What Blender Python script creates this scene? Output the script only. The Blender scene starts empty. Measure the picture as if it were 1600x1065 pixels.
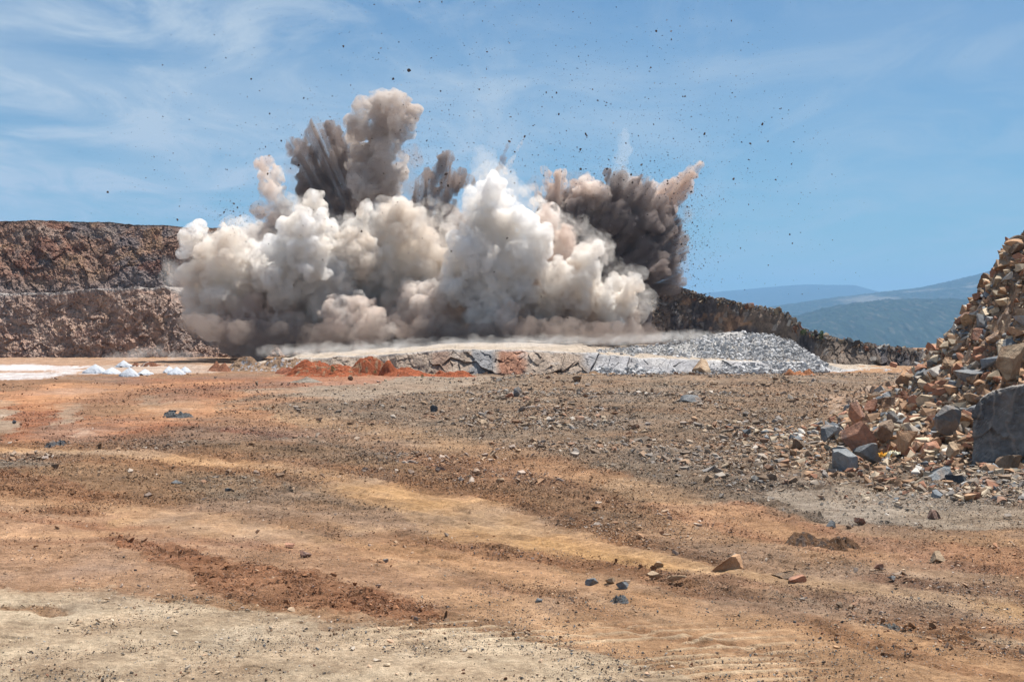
import bpy, bmesh, math, random
import numpy as np
from mathutils import Vector, Matrix

# ------------------------------------------------------------------ camera
FPX = 2222.0          # focal length in photo pixels (1600 wide)
CAMZ = 4.0
HORIZON = 500.0
PITCH = math.atan((532.5 - HORIZON) / FPX)
scene = bpy.context.scene
cam_d = bpy.data.cameras.new("camera")
cam_d.sensor_width = 36.0
cam_d.lens = 36.0 * FPX / 1600.0
cam_d.clip_start = 0.1
cam_d.clip_end = 60000.0
cam = bpy.data.objects.new("camera", cam_d)
scene.collection.objects.link(cam)
cam.location = (0, 0, CAMZ)
cam.rotation_euler = (math.radians(90) - PITCH, 0, 0)
scene.camera = cam

# ------------------------------------------------------------------ world, sun, exposure
SUN_EL = math.radians(65)
SUN_AZ = math.radians(45)      # measured from +Y (ahead) towards +X; negative = ahead and to the left
world = bpy.data.worlds.new("World")
scene.world = world
world.use_nodes = True
nt = world.node_tree
nt.nodes.clear()
out = nt.nodes.new('ShaderNodeOutputWorld')
bg = nt.nodes.new('ShaderNodeBackground')
bg.inputs['Strength'].default_value = 0.06
sky = nt.nodes.new('ShaderNodeTexSky')
sky.sky_type = 'NISHITA'
sky.sun_disc = False
sky.sun_elevation = SUN_EL
sky.sun_rotation = SUN_AZ
sky.altitude = 300
sky.air_density = 1.0
sky.dust_density = 0.1
sky.ozone_density = 1.5
# thin cirrus: noise on the sky direction projected to a high layer
tc = nt.nodes.new('ShaderNodeTexCoord')
sep = nt.nodes.new('ShaderNodeSeparateXYZ')
nt.links.new(tc.outputs['Generated'], sep.inputs[0])
def wmath(op, a, b=None):
    n = nt.nodes.new('ShaderNodeMath'); n.operation = op
    for i, v in enumerate((a, b)):
        if v is None: continue
        if isinstance(v, (int, float)): n.inputs[i].default_value = v
        else: nt.links.new(v, n.inputs[i])
    return n.outputs[0]
zz = wmath('ADD', wmath('MAXIMUM', sep.outputs[2], 0.0), 0.10)
cx = wmath('DIVIDE', sep.outputs[0], zz)
cy = wmath('DIVIDE', sep.outputs[1], zz)
comb = nt.nodes.new('ShaderNodeCombineXYZ')
nt.links.new(cx, comb.inputs[0]); nt.links.new(cy, comb.inputs[1])
def wnoise(scale, detail, rough, dist, offs, sc=(1, 1, 1), rot=0.0):
    mp = nt.nodes.new('ShaderNodeMapping')
    mp.inputs['Location'].default_value = offs
    mp.inputs['Scale'].default_value = sc
    mp.inputs['Rotation'].default_value = (0, 0, rot)
    nt.links.new(comb.outputs[0], mp.inputs[0])
    n = nt.nodes.new('ShaderNodeTexNoise')
    n.inputs['Scale'].default_value = scale
    n.inputs['Detail'].default_value = detail
    n.inputs['Roughness'].default_value = rough
    n.inputs['Distortion'].default_value = dist
    nt.links.new(mp.outputs[0], n.inputs['Vector'])
    return n.outputs['Fac']
def wramp(v, a, b):
    n = nt.nodes.new('ShaderNodeMapRange'); n.interpolation_type = 'SMOOTHSTEP'
    nt.links.new(v, n.inputs['Value'])
    n.inputs['From Min'].default_value = a; n.inputs['From Max'].default_value = b
    return n.outputs[0]
c1 = wramp(wnoise(0.9, 8, 0.55, 0.4, (3.1, 1.2, 0)), 0.28, 0.62)
c2 = wramp(wnoise(2.6, 10, 0.62, 0.9, (7.0, 4.0, 0), (1.0, 0.55, 1), 0.5), 0.38, 0.72)
left = wramp(wmath('MULTIPLY', sep.outputs[0], -1.0), -0.22, 0.30)      # more veil towards -X
cl = wmath('MULTIPLY', wmath('ADD', wmath('MULTIPLY', c1, 0.45), wmath('MULTIPLY', c2, 0.55)), wmath('ADD', wmath('MULTIPLY', left, 0.95), 0.50))
mix = nt.nodes.new('ShaderNodeMix'); mix.data_type = 'RGBA'
nt.links.new(cl, mix.inputs[0])
tint = nt.nodes.new('ShaderNodeMix'); tint.data_type = 'RGBA'; tint.blend_type = 'MULTIPLY'
tint.inputs[0].default_value = 1.0
nt.links.new(sky.outputs[0], tint.inputs[6]); tint.inputs[7].default_value = (0.385, 0.63, 0.785, 1)
nt.links.new(tint.outputs[2], mix.inputs[6])
mix.inputs[7].default_value = (4.6, 5.6, 6.7, 1)
nt.links.new(mix.outputs[2], bg.inputs['Color'])
nt.links.new(bg.outputs[0], out.inputs['Surface'])

sun_d = bpy.data.lights.new("sun", 'SUN')
sun_d.energy = 4.7
sun_d.angle = math.radians(0.53)
sun_d.color = (1.0, 0.955, 0.89)
sun = bpy.data.objects.new("sun", sun_d)
scene.collection.objects.link(sun)
sd = Vector((math.sin(SUN_AZ) * math.cos(SUN_EL), math.cos(SUN_AZ) * math.cos(SUN_EL), math.sin(SUN_EL)))
sun.rotation_euler = sd.to_track_quat('Z', 'Y').to_euler()
sun.location = (0, 0, 60)

scene.view_settings.view_transform = 'Standard'
scene.view_settings.look = 'None'
scene.view_settings.exposure = 0.85
scene.view_settings.gamma = 1.0
cy_ = scene.cycles
cy_.max_bounces = 14
cy_.diffuse_bounces = 3
cy_.glossy_bounces = 2
cy_.transmission_bounces = 2
cy_.volume_bounces = 8
cy_.transparent_max_bounces = 48
cy_.use_denoising = True
cy_.sample_clamp_indirect = 8.0

# ------------------------------------------------------------------ helpers
def P(px, py, Y):
    """world point at depth Y seen at photo pixel px, py"""
    x = (px - 800.0) / FPX; y = -(py - 532.5) / FPX
    cp, sp = math.cos(PITCH), math.sin(PITCH)
    dy = cp + y * sp
    dz = -sp + y * cp
    return (x / dy * Y, Y, CAMZ + dz / dy * Y)
def G(px, py):
    """world X, Y on the flat quarry floor (z = 0) at photo pixel px, py"""
    x = (px - 800.0) / FPX; y = -(py - 532.5) / FPX
    cp, sp = math.cos(PITCH), math.sin(PITCH)
    dy = cp + y * sp; dz = -sp + y * cp
    Y = CAMZ / max(1e-6, -dz) * dy
    return (x / dy * Y, Y)

def h3(ix, iy, iz, seed):
    h = (ix.astype(np.int64) * 374761393 + iy.astype(np.int64) * 668265263 + iz.astype(np.int64) * 2147483647 + seed * 1274126177) & 0xFFFFFFFF
    h = ((h ^ (h >> 13)) * 1274126177) & 0xFFFFFFFF
    h = ((h ^ (h >> 16)) * 2246822519) & 0xFFFFFFFF
    h = h ^ (h >> 15)
    return h
def hf(h): return (h & 0xFFFFFF).astype(np.float64) / 16777216.0
def noise3(x, y, z, seed=0):
    x0 = np.floor(x); y0 = np.floor(y); z0 = np.floor(z)
    fx = x - x0; fy = y - y0; fz = z - z0
    u = fx * fx * (3 - 2 * fx); v = fy * fy * (3 - 2 * fy); w = fz * fz * (3 - 2 * fz)
    def c(dx, dy, dz): return hf(h3(x0 + dx, y0 + dy, z0 + dz, seed))
    a = c(0, 0, 0) * (1 - u) + c(1, 0, 0) * u
    b = c(0, 1, 0) * (1 - u) + c(1, 1, 0) * u
    d = c(0, 0, 1) * (1 - u) + c(1, 0, 1) * u
    e = c(0, 1, 1) * (1 - u) + c(1, 1, 1) * u
    return ((a * (1 - v) + b * v) * (1 - w) + (d * (1 - v) + e * v) * w) * 2 - 1
def noise2(x, y, seed=0):
    x0 = np.floor(x); y0 = np.floor(y)
    fx = x - x0; fy = y - y0
    u = fx * fx * (3 - 2 * fx); v = fy * fy * (3 - 2 * fy)
    z = np.zeros_like(x0)
    def c(dx, dy): return hf(h3(x0 + dx, y0 + dy, z, seed))
    return ((c(0, 0) * (1 - u) + c(1, 0) * u) * (1 - v) + (c(0, 1) * (1 - u) + c(1, 1) * u) * v) * 2 - 1
def fbm2(x, y, octv=4, seed=0, gain=0.5):
    s = 0; a = 1; t = 0
    for k in range(octv):
        s = s + a * noise2(x * 2 ** k + 17.3 * k, y * 2 ** k - 9.1 * k, seed + k); t += a; a *= gain
    return s / t
def fbm3(x, y, z, octv=3, seed=0, gain=0.5):
    s = 0; a = 1; t = 0
    for k in range(octv):
        s = s + a * noise3(x * 2 ** k + 17.3 * k, y * 2 ** k - 9.1 * k, z * 2 ** k + 5.7 * k, seed + k); t += a; a *= gain
    return s / t
def facet2(x, y, seed=0):
    """Worley cells, each a randomly tilted plane: (height -1..1, rand a, rand b, F2-F1)"""
    x0 = np.floor(x); y0 = np.floor(y)
    z = np.zeros_like(x0)
    best = np.full(x.shape, 1e9); sec = np.full(x.shape, 1e9)
    out_h = np.zeros(x.shape); ra = np.zeros(x.shape); rb = np.zeros(x.shape)
    for i in (-1, 0, 1):
        for j in (-1, 0, 1):
            h = h3(x0 + i, y0 + j, z, seed)
            jx = hf(h); jy = hf(h * 7 + 13 & 0xFFFFFFFF)
            h2 = h3(x0 + i, y0 + j, z, seed + 101); h4 = h3(x0 + i, y0 + j, z, seed + 202)
            r1 = hf(h2); r2 = hf(h4); r3 = hf(h3(x0 + i, y0 + j, z, seed + 303))
            dx = x - (x0 + i + jx); dy = y - (y0 + j + jy)
            d = dx * dx + dy * dy
            m = d < best
            sec = np.where(m, best, np.minimum(sec, d))
            best = np.where(m, d, best)
            hh = (r1 - 0.5) + dx * (r2 - 0.5) * 2.2 + dy * (r3 - 0.5) * 2.2
            out_h = np.where(m, hh, out_h); ra = np.where(m, r1, ra); rb = np.where(m, r2, rb)
    return out_h, ra, rb, np.sqrt(sec) - np.sqrt(best)
def sstep(a, b, x):
    t = np.clip((x - a) / (b - a), 0, 1); return t * t * (3 - 2 * t)
def srgb(r, g, b, k=1.0):
    f = lambda c: (c / 255 / 12.92) if c <= 10 else ((c / 255 + 0.055) / 1.055) ** 2.4
    return np.array([f(r) * k, f(g) * k, f(b) * k])

def link(o): scene.collection.objects.link(o); return o
def mesh_np(name, V, F, mat=None, col=None, smooth=False, nface=None):
    """V (n,3) float; F (m,k) int; col (n,3) vertex colour"""
    me = bpy.data.meshes.new(name)
    V = np.asarray(V, np.float32); F = np.asarray(F, np.int32)
    k = F.shape[1]
    me.vertices.add(len(V)); me.vertices.foreach_set('co', V.ravel())
    me.loops.add(F.size); me.loops.foreach_set('vertex_index', F.ravel())
    me.polygons.add(len(F))
    me.polygons.foreach_set('loop_start', np.arange(0, F.size, k, dtype=np.int32))
    me.polygons.foreach_set('loop_total', np.full(len(F), k, dtype=np.int32))
    me.polygons.foreach_set('use_smooth', np.full(len(F), smooth, dtype=bool))
    if col is not None:
        at = me.color_attributes.new('col', 'FLOAT_COLOR', 'POINT')
        c4 = np.ones((len(V), 4), np.float32); c4[:, :3] = col
        at.data.foreach_set('color', c4.ravel())
    me.update(calc_edges=True)
    if mat: me.materials.append(mat)
    return me
def mesh_obj(name, me, kind=None, label=None, category=None, group=None):
    o = bpy.data.objects.new(name, me); link(o)
    if kind: o['kind'] = kind
    if label: o['label'] = label
    if category: o['category'] = category
    if group: o['group'] = group
    return o
def grid_faces(nr, nc):
    i = np.arange(nr - 1)[:, None] * nc + np.arange(nc - 1)[None, :]
    return np.stack([i, i + 1, i + nc + 1, i + nc], -1).reshape(-1, 4)

# ------------------------------------------------------------------ materials
def new_mat(name):
    m = bpy.data.materials.new(name); m.use_nodes = True
    m.node_tree.nodes.clear(); return m, m.node_tree
class NB:
    def __init__(s, t): s.t = t
    def n(s, typ, **kw):
        n = s.t.nodes.new(typ)
        for k, v in kw.items(): setattr(n, k, v)
        return n
    def l(s, a, b): s.t.links.new(a, b)
    def noise(s, vec, scale, detail=5, rough=0.6, dist=0.0):
        n = s.n('ShaderNodeTexNoise'); n.inputs['Scale'].default_value = scale
        n.inputs['Detail'].default_value = detail; n.inputs['Roughness'].default_value = rough
        n.inputs['Distortion'].default_value = dist
        s.l(vec, n.inputs['Vector']); return n.outputs['Fac']
    def rng(s, v, a, b, c=0.0, d=1.0):
        n = s.n('ShaderNodeMapRange'); s.l(v, n.inputs['Value'])
        for k, x in zip(('From Min', 'From Max', 'To Min', 'To Max'), (a, b, c, d)): n.inputs[k].default_value = x
        return n.outputs[0]
    def math(s, op, a, b=0.0):
        n = s.n('ShaderNodeMath', operation=op)
        for i, v in enumerate((a, b)):
            if isinstance(v, (int, float)): n.inputs[i].default_value = v
            else: s.l(v, n.inputs[i])
        return n.outputs[0]
    def mix(s, fac, a, b, blend='MIX'):
        n = s.n('ShaderNodeMix', data_type='RGBA', blend_type=blend)
        for i, v in ((0, fac), (6, a), (7, b)):
            if isinstance(v, (int, float)): n.inputs[i].default_value = v
            elif isinstance(v, (tuple, list)): n.inputs[i].default_value = (*v[:3], 1)
            else: s.l(v, n.inputs[i])
        return n.outputs[2]
    def out(s, col, rough=0.9, height=None, hdist=0.02, strength=1.0, spec=0.2):
        p = s.n('ShaderNodeBsdfPrincipled')
        if isinstance(col, (tuple, list)): p.inputs['Base Color'].default_value = (*col[:3], 1)
        else: s.l(col, p.inputs['Base Color'])
        p.inputs['Roughness'].default_value = rough
        p.inputs['Specular IOR Level'].default_value = spec
        if height is not None:
            b = s.n('ShaderNodeBump'); b.inputs['Distance'].default_value = hdist
            b.inputs['Strength'].default_value = strength
            s.l(height, b.inputs['Height']); s.l(b.outputs[0], p.inputs['Normal'])
        o = s.n('ShaderNodeOutputMaterial'); s.l(p.outputs[0], o.inputs['Surface'])

def mat_ground():
    m, t = new_mat('quarry_dirt'); b = NB(t)
    g = b.n('ShaderNodeNewGeometry').outputs['Position']
    a = b.n('ShaderNodeAttribute', attribute_name='col').outputs['Color']
    n1 = b.noise(g, 0.9, 9, 0.7); n2 = b.noise(g, 9.0, 8, 0.75); n3 = b.noise(g, 45.0, 4, 0.7)
    c = b.mix(1.0, a, b.mix(b.rng(n1, 0.3, 0.7), (0.62, 0.58, 0.55), (1.36, 1.38, 1.40)), 'MULTIPLY')
    c = b.mix(1.0, c, b.mix(b.rng(n2, 0.32, 0.68), (0.62, 0.59, 0.57), (1.36, 1.36, 1.36)), 'MULTIPLY')
    c = b.mix(b.rng(n3, 0.58, 0.72), c, (0.16, 0.12, 0.09))
    c = b.mix(b.rng(b.noise(g, 26.0, 3, 0.6), 0.64, 0.74, 0, 0.75), c, (0.50, 0.44, 0.37))
    h = b.math('ADD', b.math('MULTIPLY', n2, 1.0), b.math('MULTIPLY', n3, 0.45))
    b.out(c, 0.95, h, 0.10, 0.9, 0.1)
    return m
def mat_cliff(name='cliff_rock', scale=1.0, bump=0.5):
    m, t = new_mat(name); b = NB(t)
    g = b.n('ShaderNodeNewGeometry').outputs['Position']
    a = b.n('ShaderNodeAttribute', attribute_name='col').outputs['Color']
    n1 = b.noise(g, 0.5 * scale, 9, 0.7, 0.4); n2 = b.noise(g, 3.5 * scale, 8, 0.75, 0.3)
    v = b.n('ShaderNodeTexVoronoi', feature='DISTANCE_TO_EDGE'); v.inputs['Scale'].default_value = 0.8 * scale
    wp = b.n('ShaderNodeVectorMath', operation='ADD')
    nn = b.n('ShaderNodeTexNoise'); nn.inputs['Scale'].default_value = 1.1 * scale; nn.inputs['Detail'].default_value = 5
    b.l(g, nn.inputs['Vector']); b.l(g, wp.inputs[0]); b.l(nn.outputs['Color'], wp.inputs[1])
    b.l(wp.outputs[0], v.inputs['Vector'])
    crack = b.rng(v.outputs['Distance'], 0.0, 0.07)
    c = b.mix(1.0, a, b.mix(b.rng(n1, 0.3, 0.7), (0.68, 0.66, 0.66), (1.28, 1.26, 1.22)), 'MULTIPLY')
    c = b.mix(1.0, c, b.mix(b.rng(n2, 0.3, 0.7), (0.74, 0.74, 0.74), (1.24, 1.23, 1.21)), 'MULTIPLY')
    c = b.mix(b.math('MULTIPLY', b.math('SUBTRACT', 1.0, crack), 0.28), c, (0.05, 0.045, 0.04))
    h = b.math('ADD', n2, b.math('MULTIPLY', crack, 0.12))
    b.out(c, 0.92, h, bump, 1.0, 0.15)
    return m
def mat_rock(name, c0, c1, stain, stain_amt=0.35):
    m, t = new_mat(name); b = NB(t)
    g = b.n('ShaderNodeTexCoord').outputs['Object']
    r = b.n('ShaderNodeObjectInfo').outputs['Random']
    cmb = b.n('ShaderNodeVectorMath', operation='ADD'); b.l(g, cmb.inputs[0])
    cx_ = b.n('ShaderNodeCombineXYZ'); b.l(b.math('MULTIPLY', r, 37.0), cx_.inputs[0]); b.l(cx_.outputs[0], cmb.inputs[1])
    q = cmb.outputs[0]
    n1 = b.noise(q, 1.3, 8, 0.65, 0.6); n2 = b.noise(q, 7.0, 8, 0.7); n3 = b.noise(q, 0.9, 6, 0.6, 1.2)
    c = b.mix(b.rng(n1, 0.35, 0.65), c0, c1)
    c = b.mix(b.rng(n3, 0.52, 0.62, 0, stain_amt * 2), c, stain)
    c = b.mix(1.0, c, b.mix(b.rng(n2, 0.3, 0.7), (0.70, 0.70, 0.70), (1.25, 1.25, 1.25)), 'MULTIPLY')
    c = b.mix(1.0, c, b.mix(r, (0.78, 0.76, 0.74), (1.22, 1.2, 1.16)), 'MULTIPLY')
    b.out(c, 0.85, b.math('ADD', n2, b.math('MULTIPLY', n1, 1.5)), 0.10, 0.8, 0.25)
    return m
def mat_stones(name='loose_stone'):
    m, t = new_mat(name); b = NB(t)
    g = b.n('ShaderNodeNewGeometry').outputs['Position']
    a = b.n('ShaderNodeAttribute', attribute_name='col').outputs['Color']
    n2 = b.noise(g, 12.0, 4, 0.7)
    c = b.mix(1.0, a, b.mix(b.rng(n2, 0.3, 0.7), (0.75, 0.75, 0.75), (1.25, 1.25, 1.25)), 'MULTIPLY')
    b.out(c, 0.95, None, 0.1, 1, 0.05)
    return m
M_GROUND = mat_ground()
M_CLIFF = mat_cliff()
M_STONES = mat_stones()
ROCK = {
    'grey': mat_rock('grey_blue_rock', (0.13, 0.145, 0.16), (0.24, 0.25, 0.26), (0.30, 0.20, 0.13), 0.25),
    'slate': mat_rock('dark_slate_rock', (0.055, 0.062, 0.075), (0.10, 0.11, 0.125), (0.22, 0.23, 0.24), 0.25),
    'tan': mat_rock('tan_rock', (0.36, 0.26, 0.17), (0.52, 0.39, 0.27), (0.28, 0.16, 0.09), 0.3),
    'orange': mat_rock('orange_brown_rock', (0.36, 0.20, 0.11), (0.52, 0.32, 0.19), (0.20, 0.18, 0.17), 0.3),
    'red': mat_rock('rusty_red_rock', (0.30, 0.14, 0.09), (0.44, 0.23, 0.15), (0.16, 0.14, 0.13), 0.3),
    'brown': mat_rock('brown_rock', (0.14, 0.10, 0.07), (0.25, 0.18, 0.13), (0.30, 0.18, 0.10), 0.3),
    'pale': mat_rock('pale_dusty_rock', (0.40, 0.38, 0.36), (0.58, 0.56, 0.54), (0.30, 0.28, 0.27), 0.3),
}
STONE_PAL = np.array([(0.15, 0.16, 0.17), (0.21, 0.21, 0.21), (0.36, 0.29, 0.21), (0.30, 0.19, 0.12), (0.22, 0.15, 0.10),
                      (0.25, 0.13, 0.085), (0.42, 0.39, 0.35), (0.12, 0.10, 0.085), (0.28, 0.24, 0.20)])

# ------------------------------------------------------------------ ground colour map (world-space dirt patches)
def poly_in(X, Y, pts):
    """inside test of world polygon"""
    ins = np.zeros(X.shape, bool)
    n = len(pts)
    for i in range(n):
        x1, y1 = pts[i]; x2, y2 = pts[(i + 1) % n]
        if y1 == y2: continue
        c = ((y1 > Y) != (y2 > Y)) & (X < (x2 - x1) * (Y - y1) / (y2 - y1) + x1)
        ins ^= c
    return ins
GROUND_PATCHES = [   # (polygon in photo pixels on the flat floor -> world, colour, strength, roughness, gravel)
    ([(-900, 640), (2600, 640), (2600, 2500), (-900, 2500)], (164, 126, 90), 0.5, 0.25, 0.2),
    ([(-900, 560), (420, 560), (760, 640), (520, 700), (-900, 720)], (142, 104, 76), 0.9, 0.3, 0.15),
    ([(330, 628), (620, 585), (900, 582), (2600, 582), (2600, 830), (1330, 822), (1150, 790), (980, 800), (760, 745), (560, 705), (380, 680)], (130, 114, 97), 0.95, 0.6, 1.0),
    ([(380, 612), (640, 586), (820, 588), (700, 612), (520, 628)], (158, 142, 124), 0.9, 0.15, 0.3),
    ([(-900, 700), (300, 690), (700, 715), (1100, 800), (900, 850), (500, 790), (200, 790), (-900, 770)], (140, 108, 78), 0.85, 0.6, 0.45),
    ([(-900, 800), (160, 800), (420, 830), (820, 880), (1000, 960), (700, 960), (300, 930), (-900, 925)], (184, 142, 108), 0.85, 0.12, 0.1),
    ([(-900, 930), (180, 922), (330, 950), (520, 985), (720, 985), (880, 1010), (1080, 1050), (1200, 1110), (1300, 1400), (-900, 1400)], (204, 184, 154), 0.95, 0.08, 0.15),
    ([(600, 930), (900, 930), (1250, 960), (1600, 1040), (2400, 1200), (1300, 1400), (1150, 1080), (900, 1005)], (194, 152, 110), 0.8, 0.08, 0.1),
    ([(1180, 770), (1320, 758), (1620, 792), (2300, 830), (2300, 860), (1600, 822), (1330, 822)], (162, 146, 126), 0.9, 0.12, 0.35),
    ([(-900, 690), (120, 684), (420, 690), (640, 712), (600, 735), (300, 722), (-900, 725)], (128, 104, 80), 0.7, 0.6, 0.6),
    ([(420, 745), (520, 742), (560, 760), (500, 772), (430, 765)], (128, 112, 94), 0.8, 0.6, 0.9),
    ([(250, 745), (390, 748), (380, 785), (270, 770)], (138, 120, 98), 0.7, 0.6, 0.8),
    ([(640, 770), (740, 778), (800, 812), (700, 812)], (132, 106, 88), 0.7, 0.6, 0.8),
    ([(-40, 718), (70, 716), (90, 730), (-40, 735)], (134, 120, 104), 0.8, 0.6, 0.9),
    # red / rusty
    ([(150, 828), (240, 842), (360, 872), (500, 905), (640, 945), (700, 972), (600, 978), (420, 958), (330, 925), (300, 895), (210, 862)], (150, 98, 64), 0.95, 0.75, 0.2),
    ([(-200, 735), (40, 735), (110, 760), (190, 790), (140, 808), (0, 800), (-200, 790)], (150, 104, 72), 0.9, 0.9, 0.2),
    ([(20, 620), (90, 615), (150, 660), (330, 655), (300, 672), (130, 692), (10, 697)], (158, 96, 62), 0.85, 0.4, 0.1),
    ([(120, 655), (250, 640), (300, 660), (220, 690), (120, 690)], (160, 104, 70), 0.6, 0.4, 0.1),
    ([(300, 645), (400, 636), (470, 668), (560, 676), (470, 686), (320, 676)], (152, 88, 58), 0.9, 0.7, 0.1),
    ([(60, 602), (330, 598), (400, 618), (250, 636), (40, 630)], (168, 118, 86), 0.5, 0.4, 0.1),
    ([(430, 588), (640, 584), (600, 600), (450, 604)], (170, 112, 84), 0.8, 0.3, 0.1),
    ([(600, 716), (860, 712), (1010, 745), (900, 770), (700, 740)], (140, 98, 70), 0.8, 0.6, 0.5),
    ([(1000, 790), (1160, 785), (1330, 832), (1600, 862), (2100, 900), (2100, 950), (1600, 900), (1350, 872), (1150, 842)], (170, 118, 84), 0.7, 0.5, 0.3),
    ([(-200, 628), (10, 625), (30, 672), (-100, 690), (-200, 690)], (170, 150, 128), 0.85, 0.05, 0.1),
    ([(85, 630), (118, 628), (130, 658), (95, 668)], (168, 146, 122), 0.85, 0.05, 0.1),
    ([(120, 668), (148, 665), (150, 678), (122, 680)], (196, 158, 128), 0.9, 0.05, 0.1),
    ([(205, 620), (300, 612), (330, 640), (240, 650)], (156, 134, 112), 0.75, 0.15, 0.2),
    ([(-200, 780), (60, 782), (70, 800), (-200, 815)], (186, 150, 116), 0.7, 0.05, 0.1),
    ([(150, 590), (420, 588), (470, 604), (380, 612), (200, 606)], (150, 98, 70), 0.8, 0.5, 0.2),
    ([(230, 612), (330, 606), (360, 622), (260, 630)], (146, 100, 74), 0.7, 0.5, 0.2),
    ([(380, 655), (300, 690), (-60, 712), (-60, 700), (200, 676)], (136, 100, 74), 0.8, 0.6, 0.4),
    # ochre tracks
    ([(560, 770), (640, 775), (760, 820), (900, 860), (1130, 890), (1300, 902), (1290, 925), (1060, 905), (850, 885), (690, 840), (600, 805)], (192, 148, 98), 0.75, 0.1, 0.1),
    ([(180, 806), (380, 812), (640, 830), (600, 850), (330, 838), (170, 824)], (190, 148, 100), 0.6, 0.12, 0.1),
    ([(0, 614), (100, 604), (118, 612), (60, 624), (0, 628)], (188, 132, 92), 0.8, 0.1, 0.0),
    ([(85, 600), (110, 597), (112, 625), (95, 625)], (190, 134, 92), 0.8, 0.1, 0.0),
    ([(270, 652), (330, 628), (345, 634), (300, 662)], (176, 118, 82), 0.7, 0.1, 0.0),
    # pale
    ([(1330, 920), (1500, 930), (1700, 965), (1700, 985), (1500, 960), (1380, 940)], (206, 172, 136), 0.8, 0.1, 0.1),
    ([(1400, 990), (1600, 985), (1700, 1000), (1560, 1015)], (192, 170, 140), 0.6, 0.1, 0.1),
    ([(690, 775), (735, 778), (728, 800), (690, 792)], (204, 160, 128), 0.8, 0.1, 0.1),
    ([(1180, 925), (1300, 930), (1290, 950), (1200, 948)], (176, 158, 132), 0.6, 0.1, 0.2),
    # far left pink flat and spilled white rock flour
    ([(-900, 560), (330, 560), (440, 572), (300, 584), (-900, 588)], (180, 148, 122), 0.85, 0.2, 0.1),
    ([(-60, 571), (60, 570), (140, 572), (120, 579), (20, 580), (-60, 579)], (214, 214, 220), 0.9, 0.05, 0.0),
    ([(-60, 584), (50, 583), (108, 586), (60, 592), (-60, 593)], (210, 210, 214), 0.9, 0.05, 0.0),
    ([(70, 579), (135, 578), (140, 585), (90, 586)], (206, 206, 210), 0.8, 0.05, 0.0),
    ([(140, 570), (330, 571), (320, 582), (150, 584)], (190, 178, 168), 0.6, 0.1, 0.1),
]
DARK_TRACKS = [  # (polyline photo px, half width in metres, colour, strength)
    ([(1190, 955), (1290, 985), (1400, 1025), (1560, 1062), (1700, 1085)], 0.22, (142, 102, 70), 0.75),
    ([(1100, 902), (1220, 915), (1350, 948), (1480, 975), (1610, 1000)], 0.35, (146, 106, 74), 0.8),
    ([(1380, 900), (1490, 915), (1640, 935)], 0.45, (150, 106, 74), 0.8),
    ([(600, 880), (760, 905), (900, 928), (1050, 960)], 0.22, (158, 132, 106), 0.6),
    ([(720, 868), (860, 880), (1000, 905), (1150, 930)], 0.25, (150, 108, 76), 0.7),
    ([(800, 835), (960, 862), (1110, 885)], 0.5, (148, 104, 74), 0.7),
    ([(-50, 800), (130, 820), (330, 842), (520, 860)], 0.30, (160, 112, 80), 0.6),
    ([(0, 955), (40, 952), (80, 957)], 0.18, (150, 112, 76), 0.7),
    ([(1290, 985), (1460, 1005), (1640, 1045)], 0.25, (160, 122, 86), 0.6),
    ([(430, 845), (560, 855), (700, 872)], 0.3, (150, 110, 80), 0.7),
    ([(300, 720), (560, 735), (800, 760), (1000, 800)], 0.8, (150, 116, 88), 0.5),
    ([(100, 735), (420, 770), (640, 800)], 0.5, (152, 124, 96), 0.5),
    # long sweeping wheel lines, dark ruts with paler dust squeezed between them
    ([(-100, 690), (200, 700), (480, 728), (760, 778), (1000, 850), (1230, 905), (1450, 945), (1700, 1000)], -6.1, (146, 108, 76), 0.88),
    ([(-100, 708), (200, 722), (480, 752), (720, 806), (950, 880), (1200, 935), (1430, 985), (1700, 1050)], -6.1, (148, 110, 78), 0.88),
    ([(-100, 699), (200, 711), (480, 740), (740, 790), (975, 864), (1215, 919), (1440, 962), (1700, 1022)], -4.9, (200, 160, 116), 0.68),
    ([(-100, 760), (150, 778), (420, 812), (640, 858), (820, 920), (1000, 975), (1250, 1040)], -5.7, (150, 112, 80), 0.68),
    ([(-100, 775), (150, 794), (400, 830), (600, 880), (760, 935), (930, 1000)], -5.7, (200, 160, 120), 0.61),
    ([(300, 640), (520, 668), (760, 708), (1010, 770), (1250, 840), (1500, 905)], -7.6, (190, 152, 112), 0.54),
    ([(330, 655), (540, 684), (740, 728), (960, 788)], -4.9, (150, 116, 88), 0.68),
    ([(-60, 640), (60, 625), (200, 605), (330, 598)], -2.5, (196, 146, 104), 0.51),
    ([(100, 690), (200, 665), (320, 640), (480, 622)], -2.3, (192, 140, 100), 0.51),
    ([(30, 690), (150, 660), (300, 632), (430, 612)], -2.3, (190, 138, 98), 0.46),
    ([(60, 640), (95, 620), (110, 600)], -2.3, (196, 146, 104), 0.51),
    ([(560, 765), (700, 800), (850, 850), (1050, 885), (1250, 905), (1450, 925), (1700, 975)], -9.0, (194, 154, 104), 0.8),
    ([(620, 850), (800, 895), (1000, 930), (1200, 965), (1400, 1010), (1600, 1060)], -10.0, (190, 148, 106), 0.6),
    ([(600, 835), (800, 868), (980, 892), (1120, 902)], -6.0, (146, 106, 76), 0.75),
    ([(1100, 898), (1300, 935), (1450, 962), (1650, 1005)], -6.0, (148, 108, 78), 0.8),
    ([(1180, 950), (1320, 990), (1450, 1030), (1650, 1085)], -6.0, (150, 112, 80), 0.8),
    ([(0, 836), (250, 832), (500, 850), (700, 884), (900, 930)], -5.0, (196, 156, 116), 0.5),
    ([(0, 848), (200, 845), (400, 852), (600, 880)], -3.5, (156, 114, 84), 0.6),
]
KG = 0.86     # photo brightness -> albedo
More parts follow.
